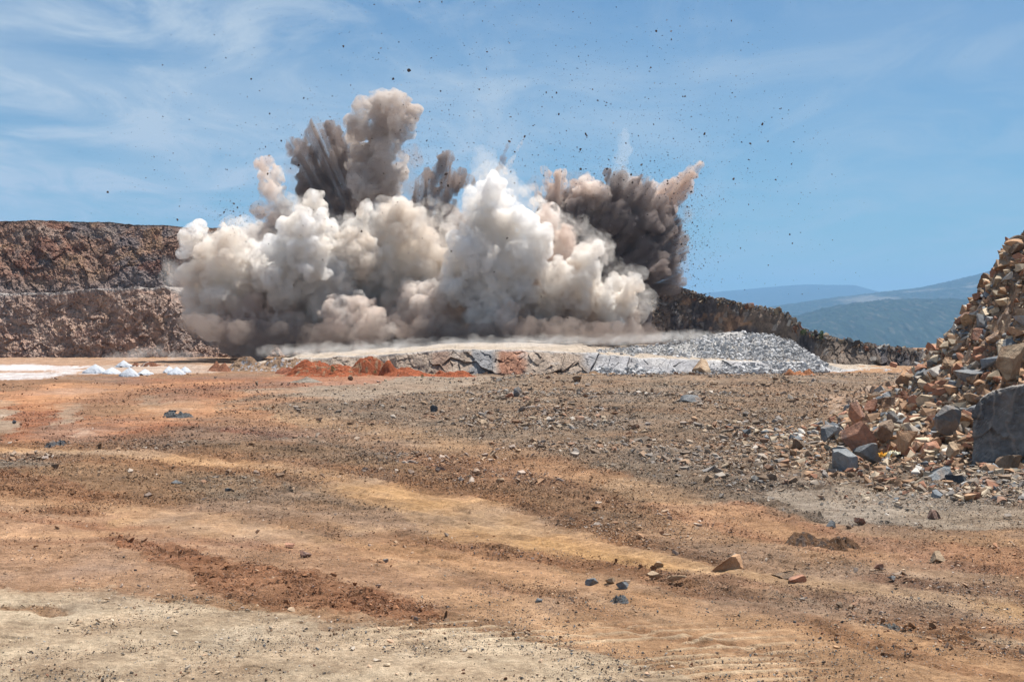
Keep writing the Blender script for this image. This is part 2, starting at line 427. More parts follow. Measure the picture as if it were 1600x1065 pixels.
def ground_paint(X, Y):
    n = X.shape
    base = srgb(166, 132, 100, KG)
    C = np.tile(base, n + (1,)); R = np.full(n, 0.3); S = np.full(n, 0.4)
    amp = np.clip(0.014 * Y, 0.15, 2.2)
    L = np.clip(0.07 * Y, 0.8, 8.0)
    wx = (fbm2(X / 2.2, Y / 3.2, 5, 11, 0.62) * 1.6); wy = (fbm2(X / 2.2 + 40, Y / 3.2, 5, 21, 0.62) * 3.0)
    wx2 = fbm2(X / 0.9 + 9, Y / 1.2, 4, 31, 0.7) * 1.5; wy2 = fbm2(X / 0.9, Y / 1.2 + 77, 4, 41, 0.7) * 3.0
    brk = fbm2(X / 1.7 + 60, Y / 1.5, 5, 59, 0.65)
    for pts, c, k, r, s in GROUND_PATCHES:
        gm_ = sum(c) / 3.0; c = (gm_ * 0.10 + c[0] * 0.90, gm_ * 0.10 + c[1] * 0.90, gm_ * 0.08 + c[2] * 0.92)
        wp = [G(*p) for p in pts]
        a = poly_in(X + wx * amp, Y + wy * amp, wp).astype(float)
        b = poly_in(X + wx * amp * 0.5 + wx2 * amp * 0.8, Y + wy * amp * 0.5 + wy2 * amp * 0.8, wp).astype(float)
        w = (a * 0.5 + b * 0.5) * k * np.clip(0.86 + 0.5 * brk, 0.45, 1.0)
        C = C * (1 - w[..., None]) + srgb(*c, KG) * w[..., None]
        R = R * (1 - w) + r * w; S = S * (1 - w) + s * w
    TR = np.zeros(n)
    for pts, hw, c, k in DARK_TRACKS:
        wp = [G(*p) for p in pts]
        d = np.full(n, 1e9)
        xx = X + wx * 0.12 + wx2 * 0.10; yy = Y + wy * 0.2 + wy2 * 0.12
        for (x1, y1), (x2, y2) in zip(wp[:-1], wp[1:]):
            vx, vy = x2 - x1, y2 - y1
            t = np.clip(((xx - x1) * vx + (yy - y1) * vy) / (vx * vx + vy * vy), 0, 1)
            d = np.minimum(d, np.hypot(xx - x1 - t * vx, yy - y1 - t * vy))
        if hw < 0: hw = -hw * np.maximum(Y, 5) ** 2 / (CAMZ * FPX)
        w = (1 - sstep(hw * 0.35, hw * 1.5, d)) * k * np.clip(0.85 + 0.8 * brk, 0.3, 1.1)
        C = C * (1 - w[..., None]) + srgb(*c, KG) * w[..., None]
        R = np.where(c[0] > 175, R * (1 - w), np.maximum(R, w * 0.6)); S = np.where(c[0] > 175, S * (1 - w), S + w * 0.1)
        TR = np.maximum(TR, w)
    # natural mottling
    m = fbm2(X / 5.0, Y / 7.0, 5, 55, 0.6)
    m2 = fbm2(X / 1.3, Y / 1.8, 4, 66, 0.6)
    wr = sstep(0.12, 0.45, m)[..., None] * 0.35
    C = C * (1 - wr) + (C * np.array([0.86, 0.70, 0.60])) * wr
    wg = sstep(0.10, 0.5, -m)[..., None] * 0.30
    g = C.mean(-1, keepdims=True)
    C = C * (1 - wg) + g * np.array([1.0, 0.97, 0.92]) * wg
    C = C * (1 + 0.16 * m2[..., None])
    C = (C * 0.92 + C.mean(-1, keepdims=True) * 0.08) * np.array([1.02, 0.985, 0.955])
    m3 = fbm2(X / 3.2 + 3, Y / 1.1, 5, 88, 0.66); m4 = fbm2(X / 0.5, Y / 0.35, 3, 89, 0.66)
    C = C * (1 + (0.10 + 0.14 * sstep(20, 34, Y))[..., None] * m3[..., None] * np.array([0.95, 1.0, 1.05])) * (1 + 0.13 * m4[..., None])
    return C, R, S, TR

def floor_z(X, Y):
    """quarry floor undulation without the fine clods"""
    z = 0.10 * fbm2(X / 9.0, Y / 14.0, 3, 5) * sstep(16, 40, Y)
    z = z + 0.25 * np.exp(-((X - 4) ** 2 / 60 + (Y - 92) ** 2 / 60)) + 0.20 * np.exp(-((X - 14) ** 2 / 90 + (Y - 96) ** 2 / 40))
    return z
def far_drop(X, Y):
    return -104.0 * sstep(205, 560, Y)

# ------------------------------------------------------------------ ground sheet
def build_ground():
    tc_ = np.linspace(-0.50, 0.50, 1420)
    e = 0.50 * 1.16 ** np.arange(1, 31); e = e[e < 35]
    t = np.concatenate([-e[::-1], tc_, e])
    yrow = np.linspace(1095, 556, 720)
    Yd = CAMZ * FPX / (yrow - HORIZON)
    Yn = np.array([-60, -40, -20, -8, -3, 1, 4, 7, 9, 11, 12.5, 13.5])
    Yf = np.concatenate([np.linspace(Yd[-1] + 2, 600, 60), np.geomspace(640, 18500, 180)])
    Yall = np.concatenate([Yn, Yd, Yf])
    YY, TT = np.meshgrid(Yall, t, indexing='ij')
    XX = TT * (np.maximum(YY, -6) + 10.0)
    XX = np.clip(XX, -11500, 11500)
    C, R, S, TR = ground_paint(XX, YY)
    z = floor_z(XX, YY)
    near = 1 - sstep(150, 200, YY)
    # clods, rubble facets, ruts
    fa, ra, rb, ed = facet2(XX / 0.17, YY / 0.22, 3)
    fb, _, _, _ = facet2(XX / 0.45, YY / 0.6, 8)
    rm = np.clip(R + 0.35 * fbm2(XX / 1.6, YY / 2.2, 3, 91), 0.02, 1.2)
    z = z + near * rm * (0.06 * fa * sstep(0.1, 0.5, rm) + 0.06 * fb + 0.12 * np.abs(fbm2(XX / 0.5, YY / 0.6, 4, 14, 0.6)))
    z = z + near * (0.012 * fbm2(XX / 0.12, YY / 0.16, 3, 15, 0.6) + 0.05 * fbm2(XX / 1.3, YY / 1.1, 4, 16, 0.6))
    z = z + near * TR * (-0.03 + 0.03 * np.sin((XX * 0.7 + YY * 0.5) / 0.075))
    # tread ribs pressed into the pale dust near the camera
    for (px, py, rx, ry, ang) in ((1000, 1010, 2.0, 1.3, 0.22), (1130, 1045, 1.2, 0.7, 0.25), (720, 985, 1.6, 0.6, 0.3)):
        gx, gy = G(px, py)
        m = np.exp(-(((XX - gx) / rx) ** 2 + ((YY - gy) / ry) ** 2) ** 2)
        u = (YY - gy) * math.cos(ang) - (XX - gx) * math.sin(ang) * 1.0
        rib = np.clip(np.sin(u / 0.055 + 1.2 * noise2(XX * 0.8, YY * 0.8, 5)) , -0.2, 1) * (noise2(XX * 1.1, YY * 5, 9) > -0.35)
        z = z + m * rib * 0.022
        wr = np.clip(m * rib, 0, 1)[..., None]
        C = C * (1 - 0.6 * wr) + srgb(222, 200, 168, KG) * 0.6 * wr
    z = z + far_drop(XX, YY)
    # facet tint for crushed stone, more where the gravel is
    gm = np.clip(S * 0.9 + 0.22, 0, 1) * near
    tintv = np.where(ra[..., None] > 0.5, 1 + 0.42 * (rb[..., None] - 0.35), 1 - 0.30 * rb[..., None])
    C = C * (1 + gm[..., None] * (tintv - 1))
    # valley: woods, fields
    fw = sstep(300, 700, YY)[..., None]
    f1 = fbm2(XX / 420, YY / 900, 4, 71, 0.6); f2_, fr, _, _ = facet2(XX / 260, YY / 620, 72)
    wood = np.array([0.035, 0.060, 0.028]); field = np.array([0.10, 0.13, 0.05]); bare = np.array([0.30, 0.26, 0.20])
    vc = wood + (field - wood) * sstep(0.0, 0.25, f1)[..., None]
    vc = np.where((fr[..., None] > 0.90), bare, vc)
    vc = vc * (0.75 + 0.5 * fbm2(XX / 30, YY / 60, 3, 73)[..., None] + 0.25)
    C = C * (1 - fw) + vc * fw
    C = np.clip(C, 0.01, 0.9)
    V = np.stack([XX, YY, z], -1).reshape(-1, 3)
    me = mesh_np('ground', V, grid_faces(len(Yall), len(t)), M_GROUND, C.reshape(-1, 3), smooth=False)
    mesh_obj('ground', me, kind='structure')
build_ground()

# ------------------------------------------------------------------ rock sheets (cliffs, benches, talus)
def interp_rows(pts, s):
    """pts: list of (px, py, Y); s: px samples -> world arrays"""
    pts = sorted(pts)
    p = np.array([q[0] for q in pts], float)
    W = np.array([P(*q) for q in pts])
    # interpolate py and Y, then project
    py = np.interp(s, p, [q[1] for q in pts]); Y = np.interp(s, p, [q[2] for q in pts])
    return np.array([P(a, b, c) for a, b, c in zip(s, py, Y)])
def rock_sheet(name, base, top, nu, nv, paint, amps, back=40.0, crest=0.0, seed=1, bow=0.0, mat=None, sink=1.5, back_z=0.0, blend=None):
    x0 = min(q[0] for q in base); x1 = max(q[0] for q in base)
    s = np.linspace(x0, x1, nu)
    B = interp_rows(base, s); T = interp_rows(top, s)
    B[:, 2] -= sink
    v = np.linspace(0, 1, nv)[:, None, None]
    Pm = B[None] * (1 - v) + T[None] * v
    vv = v[..., 0]
    hh = (T[:, 2] - B[:, 2])[None, :]
    Pm[..., 1] += bow * np.sin(vv * math.pi) * np.minimum(hh, 8) / 8
    U = s[None, :] * (B[:, 1].mean() / FPX) + 0 * vv
    Vh = Pm[..., 2].copy()
    env = np.clip(vv * 6, 0, 1) * (0.45 + 0.55 * np.clip((1 - vv) * 5, 0, 1))
    disp = np.zeros(U.shape); cells = []
    for k, (sc, am, kind) in enumerate(amps):
        w = fbm2(U / sc * 0.7, Vh / sc * 0.7, 3, seed + 31 * k) * 0.5
        if kind == 'f':
            f, ra, rb, ed = facet2(U / sc + w, Vh / sc * 0.85 + w * 0.6, seed + 7 * k)
            disp += am * f; cells.append((ra, rb, ed))
        elif kind == 'v':       # vertical fluting
            disp += am * fbm2(U / sc, Vh / (sc * 4.5), 4, seed + 5 * k, 0.6)
        else:
            disp += am * fbm2(U / sc, Vh / sc, 4, seed + 3 * k, 0.6)
    Pm[..., 1] -= disp * env
    Pm[..., 2] += disp * env * 0.35
    cr = crest * fbm2(U / 2.0, U * 0, 5, seed + 77, 0.62)
    Pm[..., 2] += cr * sstep(0.7, 1.0, vv)
    C = paint(U, Vh, vv, disp, cells)
    # top going back
    nb = 26
    bk = (np.linspace(0, 1, nb + 1)[1:] ** 2)[:, None]
    last = Pm[-1]
    PB = np.repeat(last[None], nb, 0)
    PB[..., 1] += bk * back
    PB[..., 2] += bk * back_z + 0.25 * np.minimum(1, bk * 8) * fbm2(PB[..., 0] / 1.5, PB[..., 1] / 1.5, 4, seed + 9) * (1 - bk)
    CB = np.repeat(C[-1][None], nb, 0)
    if blend is not None:
        wb = np.minimum(1, bk * 60)[..., None]
        CB = CB * (1 - wb) + np.array(blend) * wb
    V = np.concatenate([Pm, PB], 0); Cc = np.concatenate([C, CB], 0)
    me = mesh_np(name, V.reshape(-1, 3), grid_faces(nv + nb, nu), mat or M_CLIFF, np.clip(Cc, 0.01, 0.9).reshape(-1, 3))
    return mesh_obj(name, me, kind='structure')

BR = np.array([0.52, 0.33, 0.25]); SL = np.array([0.30, 0.26, 0.27]); OR = np.array([0.66, 0.42, 0.27])
PK = np.array([0.66, 0.53, 0.45]); WH = np.array([0.56, 0.54, 0.52]); RD = np.array([0.42, 0.20, 0.14])
def mixc(C, c, w): return C * (1 - w[..., None]) + c * w[..., None]
def paint_left(U, V, vv, d, cells):
    C = np.tile(BR, U.shape + (1,))
    n = fbm2(U / 5, V / 4, 5, 201, 0.6); n2 = fbm2(U / 2.2 + 5, V / 1.6, 5, 202, 0.62); n3 = fbm2(U / 3, V / 2.5, 4, 203)
    C = mixc(C, SL, sstep(0.02, 0.30, n) * 0.85)
    C = mixc(C, OR, sstep(0.15, 0.38, n2) * 0.75)
    C = mixc(C, RD, sstep(0.22, 0.42, n3) * 0.7)
    C = mixc(C, PK, sstep(0.18, 0.42, -n2) * 0.6)
    ra, rb, ed = cells[-1]
    C *= (0.84 + 0.34 * rb)[..., None]
    C = mixc(C, PK * 1.2, (ra > 0.95) * 0.4)
    return C
def paint_upper(U, V, vv, d, cells):
    C = paint_left(U, V, vv, d, cells) * 0.66
    scree = (1 - sstep(0.16, 0.42, vv + 0.12 * fbm2(U / 4, V / 4, 3, 300)))
    C = mixc(C, np.array([0.30, 0.25, 0.24]), scree * 0.8)
    C = mixc(C, np.array([0.07, 0.055, 0.05]), sstep(0.965, 0.99, vv + 0.02 * fbm2(U / 1, V, 3, 301)) * 0.7)
    return C
def paint_lower(U, V, vv, d, cells):
    C = paint_left(U + 31, V, vv, d, cells)
    C = (C * 0.42 + np.array([0.50, 0.39, 0.33]) * 0.55) * 1.12
    C = mixc(C, np.array([0.60, 0.56, 0.53]), sstep(0.95, 1.0, vv) * 0.9)
    return C
rock_sheet('cliff_lower', [(-500, 562, 147), (0, 561, 149), (200, 559, 150), (330, 556, 152), (500, 553, 156), (760, 550, 160)],
           [(-500, 466, 153), (0, 459, 154), (100, 456, 154), (200, 449, 154), (255, 447, 155), (290, 462, 156), (330, 480, 157), (500, 490, 160), (760, 492, 164)],
           900, 300, paint_lower, [(5.0, 1.0, 'n'), (1.6, 0.26, 'f'), (0.6, 0.18, 'f'), (0.28, 0.11, 'f'), (0.14, 0.06, 'f')], back=14, crest=0.25, seed=3, blend=(0.55, 0.50, 0.47))
rock_sheet('cliff_upper', [(-500, 470, 162), (0, 462, 162), (260, 455, 163), (500, 460, 165), (1000, 470, 167)],
           [(-500, 343, 171), (-40, 345, 171), (60, 345, 171), (180, 347, 171), (290, 355, 171), (345, 357, 171), (420, 364, 171), (700, 385, 172), (1000, 432, 172)],
           1100, 320, paint_upper, [(6.0, 1.2, 'n'), (1.8, 0.28, 'f'), (0.7, 0.17, 'f'), (0.3, 0.10, 'f'), (0.15, 0.05, 'f')], back=30, crest=0.18, seed=9, blend=(0.16, 0.12, 0.09))
def paint_ridge(U, V, vv, d, cells):
    C = np.tile(np.array([0.25, 0.20, 0.165]), U.shape + (1,))
    n = fbm2(U / 2.5, V / 5, 5, 401, 0.6); n2 = fbm2(U / 1.2, V / 3.5, 5, 402, 0.62)
    C = mixc(C, np.array([0.28, 0.21, 0.16]), sstep(0.15, 0.42, n2) * 0.65)
    C = mixc(C, np.array([0.09, 0.10, 0.13]), sstep(0.1, 0.35, n) * 0.6)
    C = mixc(C, OR * 0.9, sstep(0.30, 0.45, fbm2(U / 2, V / 2, 4, 403)) * 0.6)
    ra, rb, ed = cells[-1]
    C *= (0.65 + 0.7 * rb)[..., None]
    C = mixc(C, WH * 0.8, (ra > 0.94) * 0.5)
    return C
rock_sheet('cliff_ridge', [(560, 552, 166), (900, 540, 163), (980, 535, 160), (1100, 533, 154), (1200, 548, 142), (1250, 572, 130), (1300, 574, 126), (1400, 573, 124), (1500, 575, 123), (1900, 580, 123)],
           [(560, 425, 171), (900, 428, 168), (980, 438, 165), (1045, 446, 162), (1100, 463, 158), (1180, 480, 149), (1222, 487, 143), (1240, 497, 138), (1250, 516, 134), (1290, 527, 131), (1340, 538, 129), (1400, 545, 127), (1450, 550, 126), (1500, 555, 125), (1900, 566, 125)],
           1500, 190, paint_ridge, [(4.0, 0.6, 'v'), (1.6, 0.3, 'v'), (1.0, 0.16, 'f'), (0.4, 0.11, 'f')], back=10, crest=0.5, seed=21, back_z=-3.0)
def paint_bench(U, V, vv, d, cells):
    x = U / (105 / FPX)
    C = np.tile(np.array([0.45, 0.36, 0.29]), U.shape + (1,))
    w1 = x + 12 * fbm2(U / 1.2, V / 1.2, 4, 501)
    C = mixc(C, np.array([0.45, 0.24, 0.16]), sstep(790, 805, w1) * (1 - sstep(838, 850, w1)))
    C = mixc(C, np.array([0.36, 0.22, 0.16]), sstep(690, 700, w1) * (1 - sstep(712, 724, w1)) * 0.6)
    C = mixc(C, np.array([0.32, 0.32, 0.33]), sstep(752, 760, w1) * (1 - sstep(784, 796, w1)))
    C = mixc(C, np.array([0.40, 0.405, 0.43]), sstep(925, 950, w1) * 0.9)
    C = mixc(C, WH, sstep(0.2, 0.5, fbm2(U / 1.5, V / 0.7, 4, 502)) * 0.4)
    ra, rb, ed = cells[-1]
    C *= (0.84 + 0.32 * rb)[..., None]
    C = mixc(C, WH * 1.1, sstep(0.90, 1.0, vv) * 0.7)
    return C
M_BENCH = mat_cliff('bench_rock', 1.3, 0.25)
rock_sheet('bench_wall', [(380, 573, 121), (450, 578, 114), (560, 583, 108), (700, 585, 105), (900, 584, 105), (960, 587, 103), (1100, 590, 102), (1300, 584, 106), (1420, 580, 110), (1900, 580, 110)],
           [(380, 570, 126), (440, 562, 120), (480, 559, 116), (560, 557, 111), (620, 552, 108.5), (700, 546, 107.5), (780, 546, 107.5), (860, 549, 107.5), (940, 552, 107.5), (1000, 559, 107.5), (1100, 562, 108), (1250, 566, 112), (1300, 576, 114), (1420, 578, 118), (1900, 582, 118)],
           1600, 110, paint_bench, [(2.4, 0.30, 'n'), (1.7, 0.30, 'f'), (0.7, 0.12, 'f'), (0.3, 0.05, 'f')], back=48, crest=0.12, seed=33, sink=0.4, back_z=0.35, blend=(0.50, 0.42, 0.34), mat=M_BENCH)
def paint_talus(U, V, vv, d, cells):
    C = np.tile(np.array([0.42, 0.41, 0.40]), U.shape + (1,))
    C = mixc(C, np.array([0.50, 0.47, 0.43]), sstep(0.0, 0.3, fbm2(U / 3, V / 1.5, 4, 601)) * 0.8)
    ra, rb, ed = cells[-1]
    C *= (0.6 + 0.75 * rb)[..., None]
    return C
rock_sheet('talus_slope', [(900, 586, 103.5), (1060, 589, 102), (1180, 588, 103), (1290, 583, 107), (1340, 580, 110)],
           [(900, 552, 112), (960, 546, 116), (1060, 535, 127), (1100, 527, 130), (1150, 521, 132), (1200, 523, 132), (1235, 532, 128), (1262, 552, 122), (1290, 569, 116), (1340, 579, 113)],
           900, 420, paint_talus, [(3.5, 0.5, 'n'), (1.1, 0.32, 'f'), (0.45, 0.2, 'f')], back=12, crest=0.4, seed=44, sink=0.3, back_z=-1.0, mat=M_BENCH)

# ------------------------------------------------------------------ far hills
def mat_hill():
    m, t = new_mat('wooded_hill'); b = NB(t)
    a = b.n('ShaderNodeAttribute', attribute_name='col').outputs['Color']
    b.out(a, 0.95, None, 1, 1, 0.0); return m
M_HILL = mat_hill()
def hill(name, crest, Yb, Yt, seed, tree, wood=(0.026, 0.036, 0.026), bare=(0.16, 0.145, 0.12), bare_t=0.35):
    s = np.linspace(crest[0][0], crest[-1][0], 1100)
    cy2 = np.interp(s, [c[0] for c in crest], [c[1] for c in crest])
    nv = 130
    v = np.linspace(0, 1, nv)[:, None]
    Y = Yb + (Yt - Yb) * v + 0 * s[None]
    zt = CAMZ + (HORIZON - cy2) / FPX * Yt
    X = (s[None] - 800) / FPX * Y
    prof = np.sin(v * math.pi / 2) ** 0.9
    z = -104 + (zt[None] + 104) * prof
    z = z + (zt[None] + 104) * 0.10 * fbm2(X / 900, Y / 900, 4, seed) * np.sin(v * math.pi)
    tr = tree * np.maximum(0, fbm2(X / 16, Y / 60, 3, seed + 5, 0.6) + 0.1)
    z = z + tr
    C = np.tile(np.array(wood), X.shape + (1,))
    nn = fbm2(X / 500, Y / 700, 5, seed + 9, 0.6)
    C = mixc(C, np.array(bare), sstep(bare_t, bare_t + 0.2, nn) * 0.8)
    C = mixc(C, np.array(bare) * 0.6, (fbm2(X / 14, Y / 60, 2, seed + 12) > 0.36) * 0.45)
    C *= (0.7 + 0.6 * (noise2(X / 14, Y / 50, seed + 3)[..., None] * 0.5 + 0.5))
    # back side
    zb = z[-1:] - 60; Yb2 = Y[-1:] + 900
    Xa = np.concatenate([X, X[-1:]]); Ya = np.concatenate([Y, Yb2]); za = np.concatenate([z, zb]); Ca = np.concatenate([C, C[-1:]])
    me = mesh_np(name, np.stack([Xa, Ya, za], -1).reshape(-1, 3), grid_faces(nv + 1, len(s)), M_HILL, Ca.reshape(-1, 3))
    mesh_obj(name, me, kind='structure')
hill('hill_near', [(900, 512), (1150, 508), (1235, 497), (1290, 482), (1340, 473), (1400, 468), (1520, 468), (1640, 462), (2100, 455), (2600, 470)], 4300, 5600, 700, 9, bare_t=0.6)
hill('hill_middle', [(-900, 470), (300, 480), (1000, 486), (1180, 483), (1230, 476), (1300, 466), (1370, 458), (1440, 450), (1500, 437), (1560, 422), (1700, 398), (2000, 380), (2600, 400)], 6400, 9000, 800, 9, bare_t=0.34)
hill('hill_far', [(-900, 455), (300, 460), (1000, 464), (1110, 459), (1200, 450), (1260, 445), (1335, 446), (1375, 457), (1450, 470), (1800, 470), (2600, 450)], 12000, 16000, 900, 6)

# ------------------------------------------------------------------ rubble heap beside the camera track
HX = [-30, 8.9, 10.4, 11.4, 12.7, 13.5, 14.07, 14.8, 15.3, 15.9, 16.3, 16.9, 18.5, 21, 26, 34, 50]
HZ = [-1.2, -0.35, 0.05, 0.75, 1.35, 2.2, 2.75, 3.6, 4.4, 5.25, 6.1, 6.7, 8.2, 9.5, 10.5, 10.8, 8]
def heap_z(X, Y):
    sh = (47 - Y)
    Xe = X * 47 / np.maximum(Y, 47) * 1.0 + np.where(Y < 47, 0, 0)
    a = np.interp(Xe + np.maximum(0, sh) * 0.02, HX, HZ)
    toe = np.interp(X, [0, 8, 10, 12, 14, 40], [46, 43, 41, 39.6, 39.2, 39.2])
    front = np.clip((Y - toe) / (47.5 - toe), -0.2, 1.0)
    g = np.where(front > 0, front ** 1.05, front * 0.3)
    back = 1 - sstep(58, 80, Y)
    z = np.where(a > 0, a * np.minimum(g, 1) * back, a)
    return np.where(g < 0, np.minimum(z, g), z)
def build_heap():
    xs = np.concatenate([np.linspace(7.5, 22, 560), np.linspace(22.3, 48, 60)]); ys = np.concatenate([np.linspace(30, 52, 620), np.linspace(52.5, 84, 60)])
    Y, X = np.meshgrid(ys, xs, indexing='ij')
    z = heap_z(X, Y)
    f1, ra, rb, _ = facet2(X / 0.42, Y / 0.42, 61); f2_, ra2, rb2, _ = facet2(X / 0.16, Y / 0.18, 62)
    env = np.clip(z / 0.6, 0, 1)
    z = z + env * (0.24 * f1 + 0.10 * f2_ + 0.25 * fbm2(X / 2.5, Y / 2.5, 3, 63)) - 0.05
    k = (rb2 * 9).astype(int) % 9
    C = STONE_PAL[k] * 0.4 + np.array([0.42, 0.27, 0.17]) * 0.6
    wg = sstep(34.5, 39, Y)[..., None]
    C = C * (0.75 + 0.5 * rb[..., None])
    me = mesh_np('rubble_slope', np.stack([X, Y, z], -1).reshape(-1, 3), grid_faces(len(ys), len(xs)), M_GROUND, C.reshape(-1, 3))
    mesh_obj('rubble_slope', me, kind='structure')
build_heap()
def surf_z(x, y):
    X = np.array([x], float); Y = np.array([y], float)
    return float(np.maximum(heap_z(X, Y), floor_z(X, Y))[0]) if (7.5 < x < 48 and 30 < y < 84) else float(floor_z(X, Y)[0])

# ------------------------------------------------------------------ rocks
_ico = {}
def ico(sub):
    if sub not in _ico:
        bm = bmesh.new(); bmesh.ops.create_icosphere(bm, subdivisions=sub, radius=1.0)
        _ico[sub] = (np.array([v.co[:] for v in bm.verts]), np.array([[v.index for v in f.verts] for f in bm.faces])); bm.free()
    return _ico[sub]
def rock_verts(seed, sub=3, cuts=12, dims=(1, 1, 1), rough=0.03, dmin=0.45, dmax=0.8):
    rg = np.random.RandomState(seed)
    V, F = ico(sub); V = V.copy()
    for k in range(cuts):
        n = rg.normal(size=3); n /= np.linalg.norm(n)
        d = rg.uniform(dmin, dmax)
        q = V @ n
        m = q > d
        V[m] -= np.outer(q[m] - d, n)
    if rough > 0:
        nn = np.stack([fbm3(V[:, 0] * 2.5 + i * 9, V[:, 1] * 2.5, V[:, 2] * 2.5 + seed, 4, 7 + i) for i in range(3)], -1)
        V += nn * rough
    V /= np.abs(V).max(0)
    V *= np.array(dims) * 0.5
    return V, F
ROCK_LIB = []
for i in range(16):
    rg = random.Random(i)
    V, F = rock_verts(100 + i, 4, rg.randint(11, 16), (1.0, rg.uniform(0.6, 0.95), rg.uniform(0.35, 0.8)), 0.035, 0.28, 0.62)
    ROCK_LIB.append(mesh_np('rock', V, F, ROCK['tan']))
def put_rock(name, x, y, z, size, rot, matn, label, cat='rock', group=None, me=None, seed=0):
    me = me or ROCK_LIB[seed % len(ROCK_LIB)]
    o = bpy.data.objects.new(name, me); link(o)
    o.location = (x, y, z); o.rotation_euler = rot
    o.scale = (size, size, size) if isinstance(size, (int, float)) else size
    o.material_slots[0].link = 'OBJECT'; o.material_slots[0].material = ROCK[matn]
    o['label'] = label; o['category'] = cat
    if group: o['group'] = group
    return o
def boulder(name, box, Y, matn, label, seed, depth=0.8, sub=5, cuts=9, rot=(0, 0, 0), cat='boulder', dmin=0.30, dmax=0.66, sinkf=0.06, rough=0.05):
    """a particular rock: photo box (x0,y0,x1,y1) at depth Y"""
    x0, y0, x1, y1 = box
    a = P(x0, y1, Y); c = P(x1, y0, Y)
    w, h = c[0] - a[0], c[2] - a[2]
    V, F = rock_verts(seed, sub, cuts + 5, (1, 1, 1), rough * 0.7, dmin, dmax)
    R = np.array(Matrix.Rotation(rot[1], 3, 'Y') @ Matrix.Rotation(rot[0], 3, 'X') @ Matrix.Rotation(rot[2], 3, 'Z'))
    V = V @ R.T
    V -= (V.max(0) + V.min(0)) / 2
    V = V / (V.max(0) - V.min(0)) * np.array([w, w * depth, h * (1 + sinkf)])
    me = mesh_np(name, V, F, ROCK[matn])
    o = mesh_obj(name, me, label=label, category=cat)
    o.location = ((a[0] + c[0]) / 2, Y + w * depth * 0.3, (a[2] + c[2]) / 2 - h * sinkf / 2)
    return o
def gy(py): return CAMZ * FPX / (py - HORIZON)
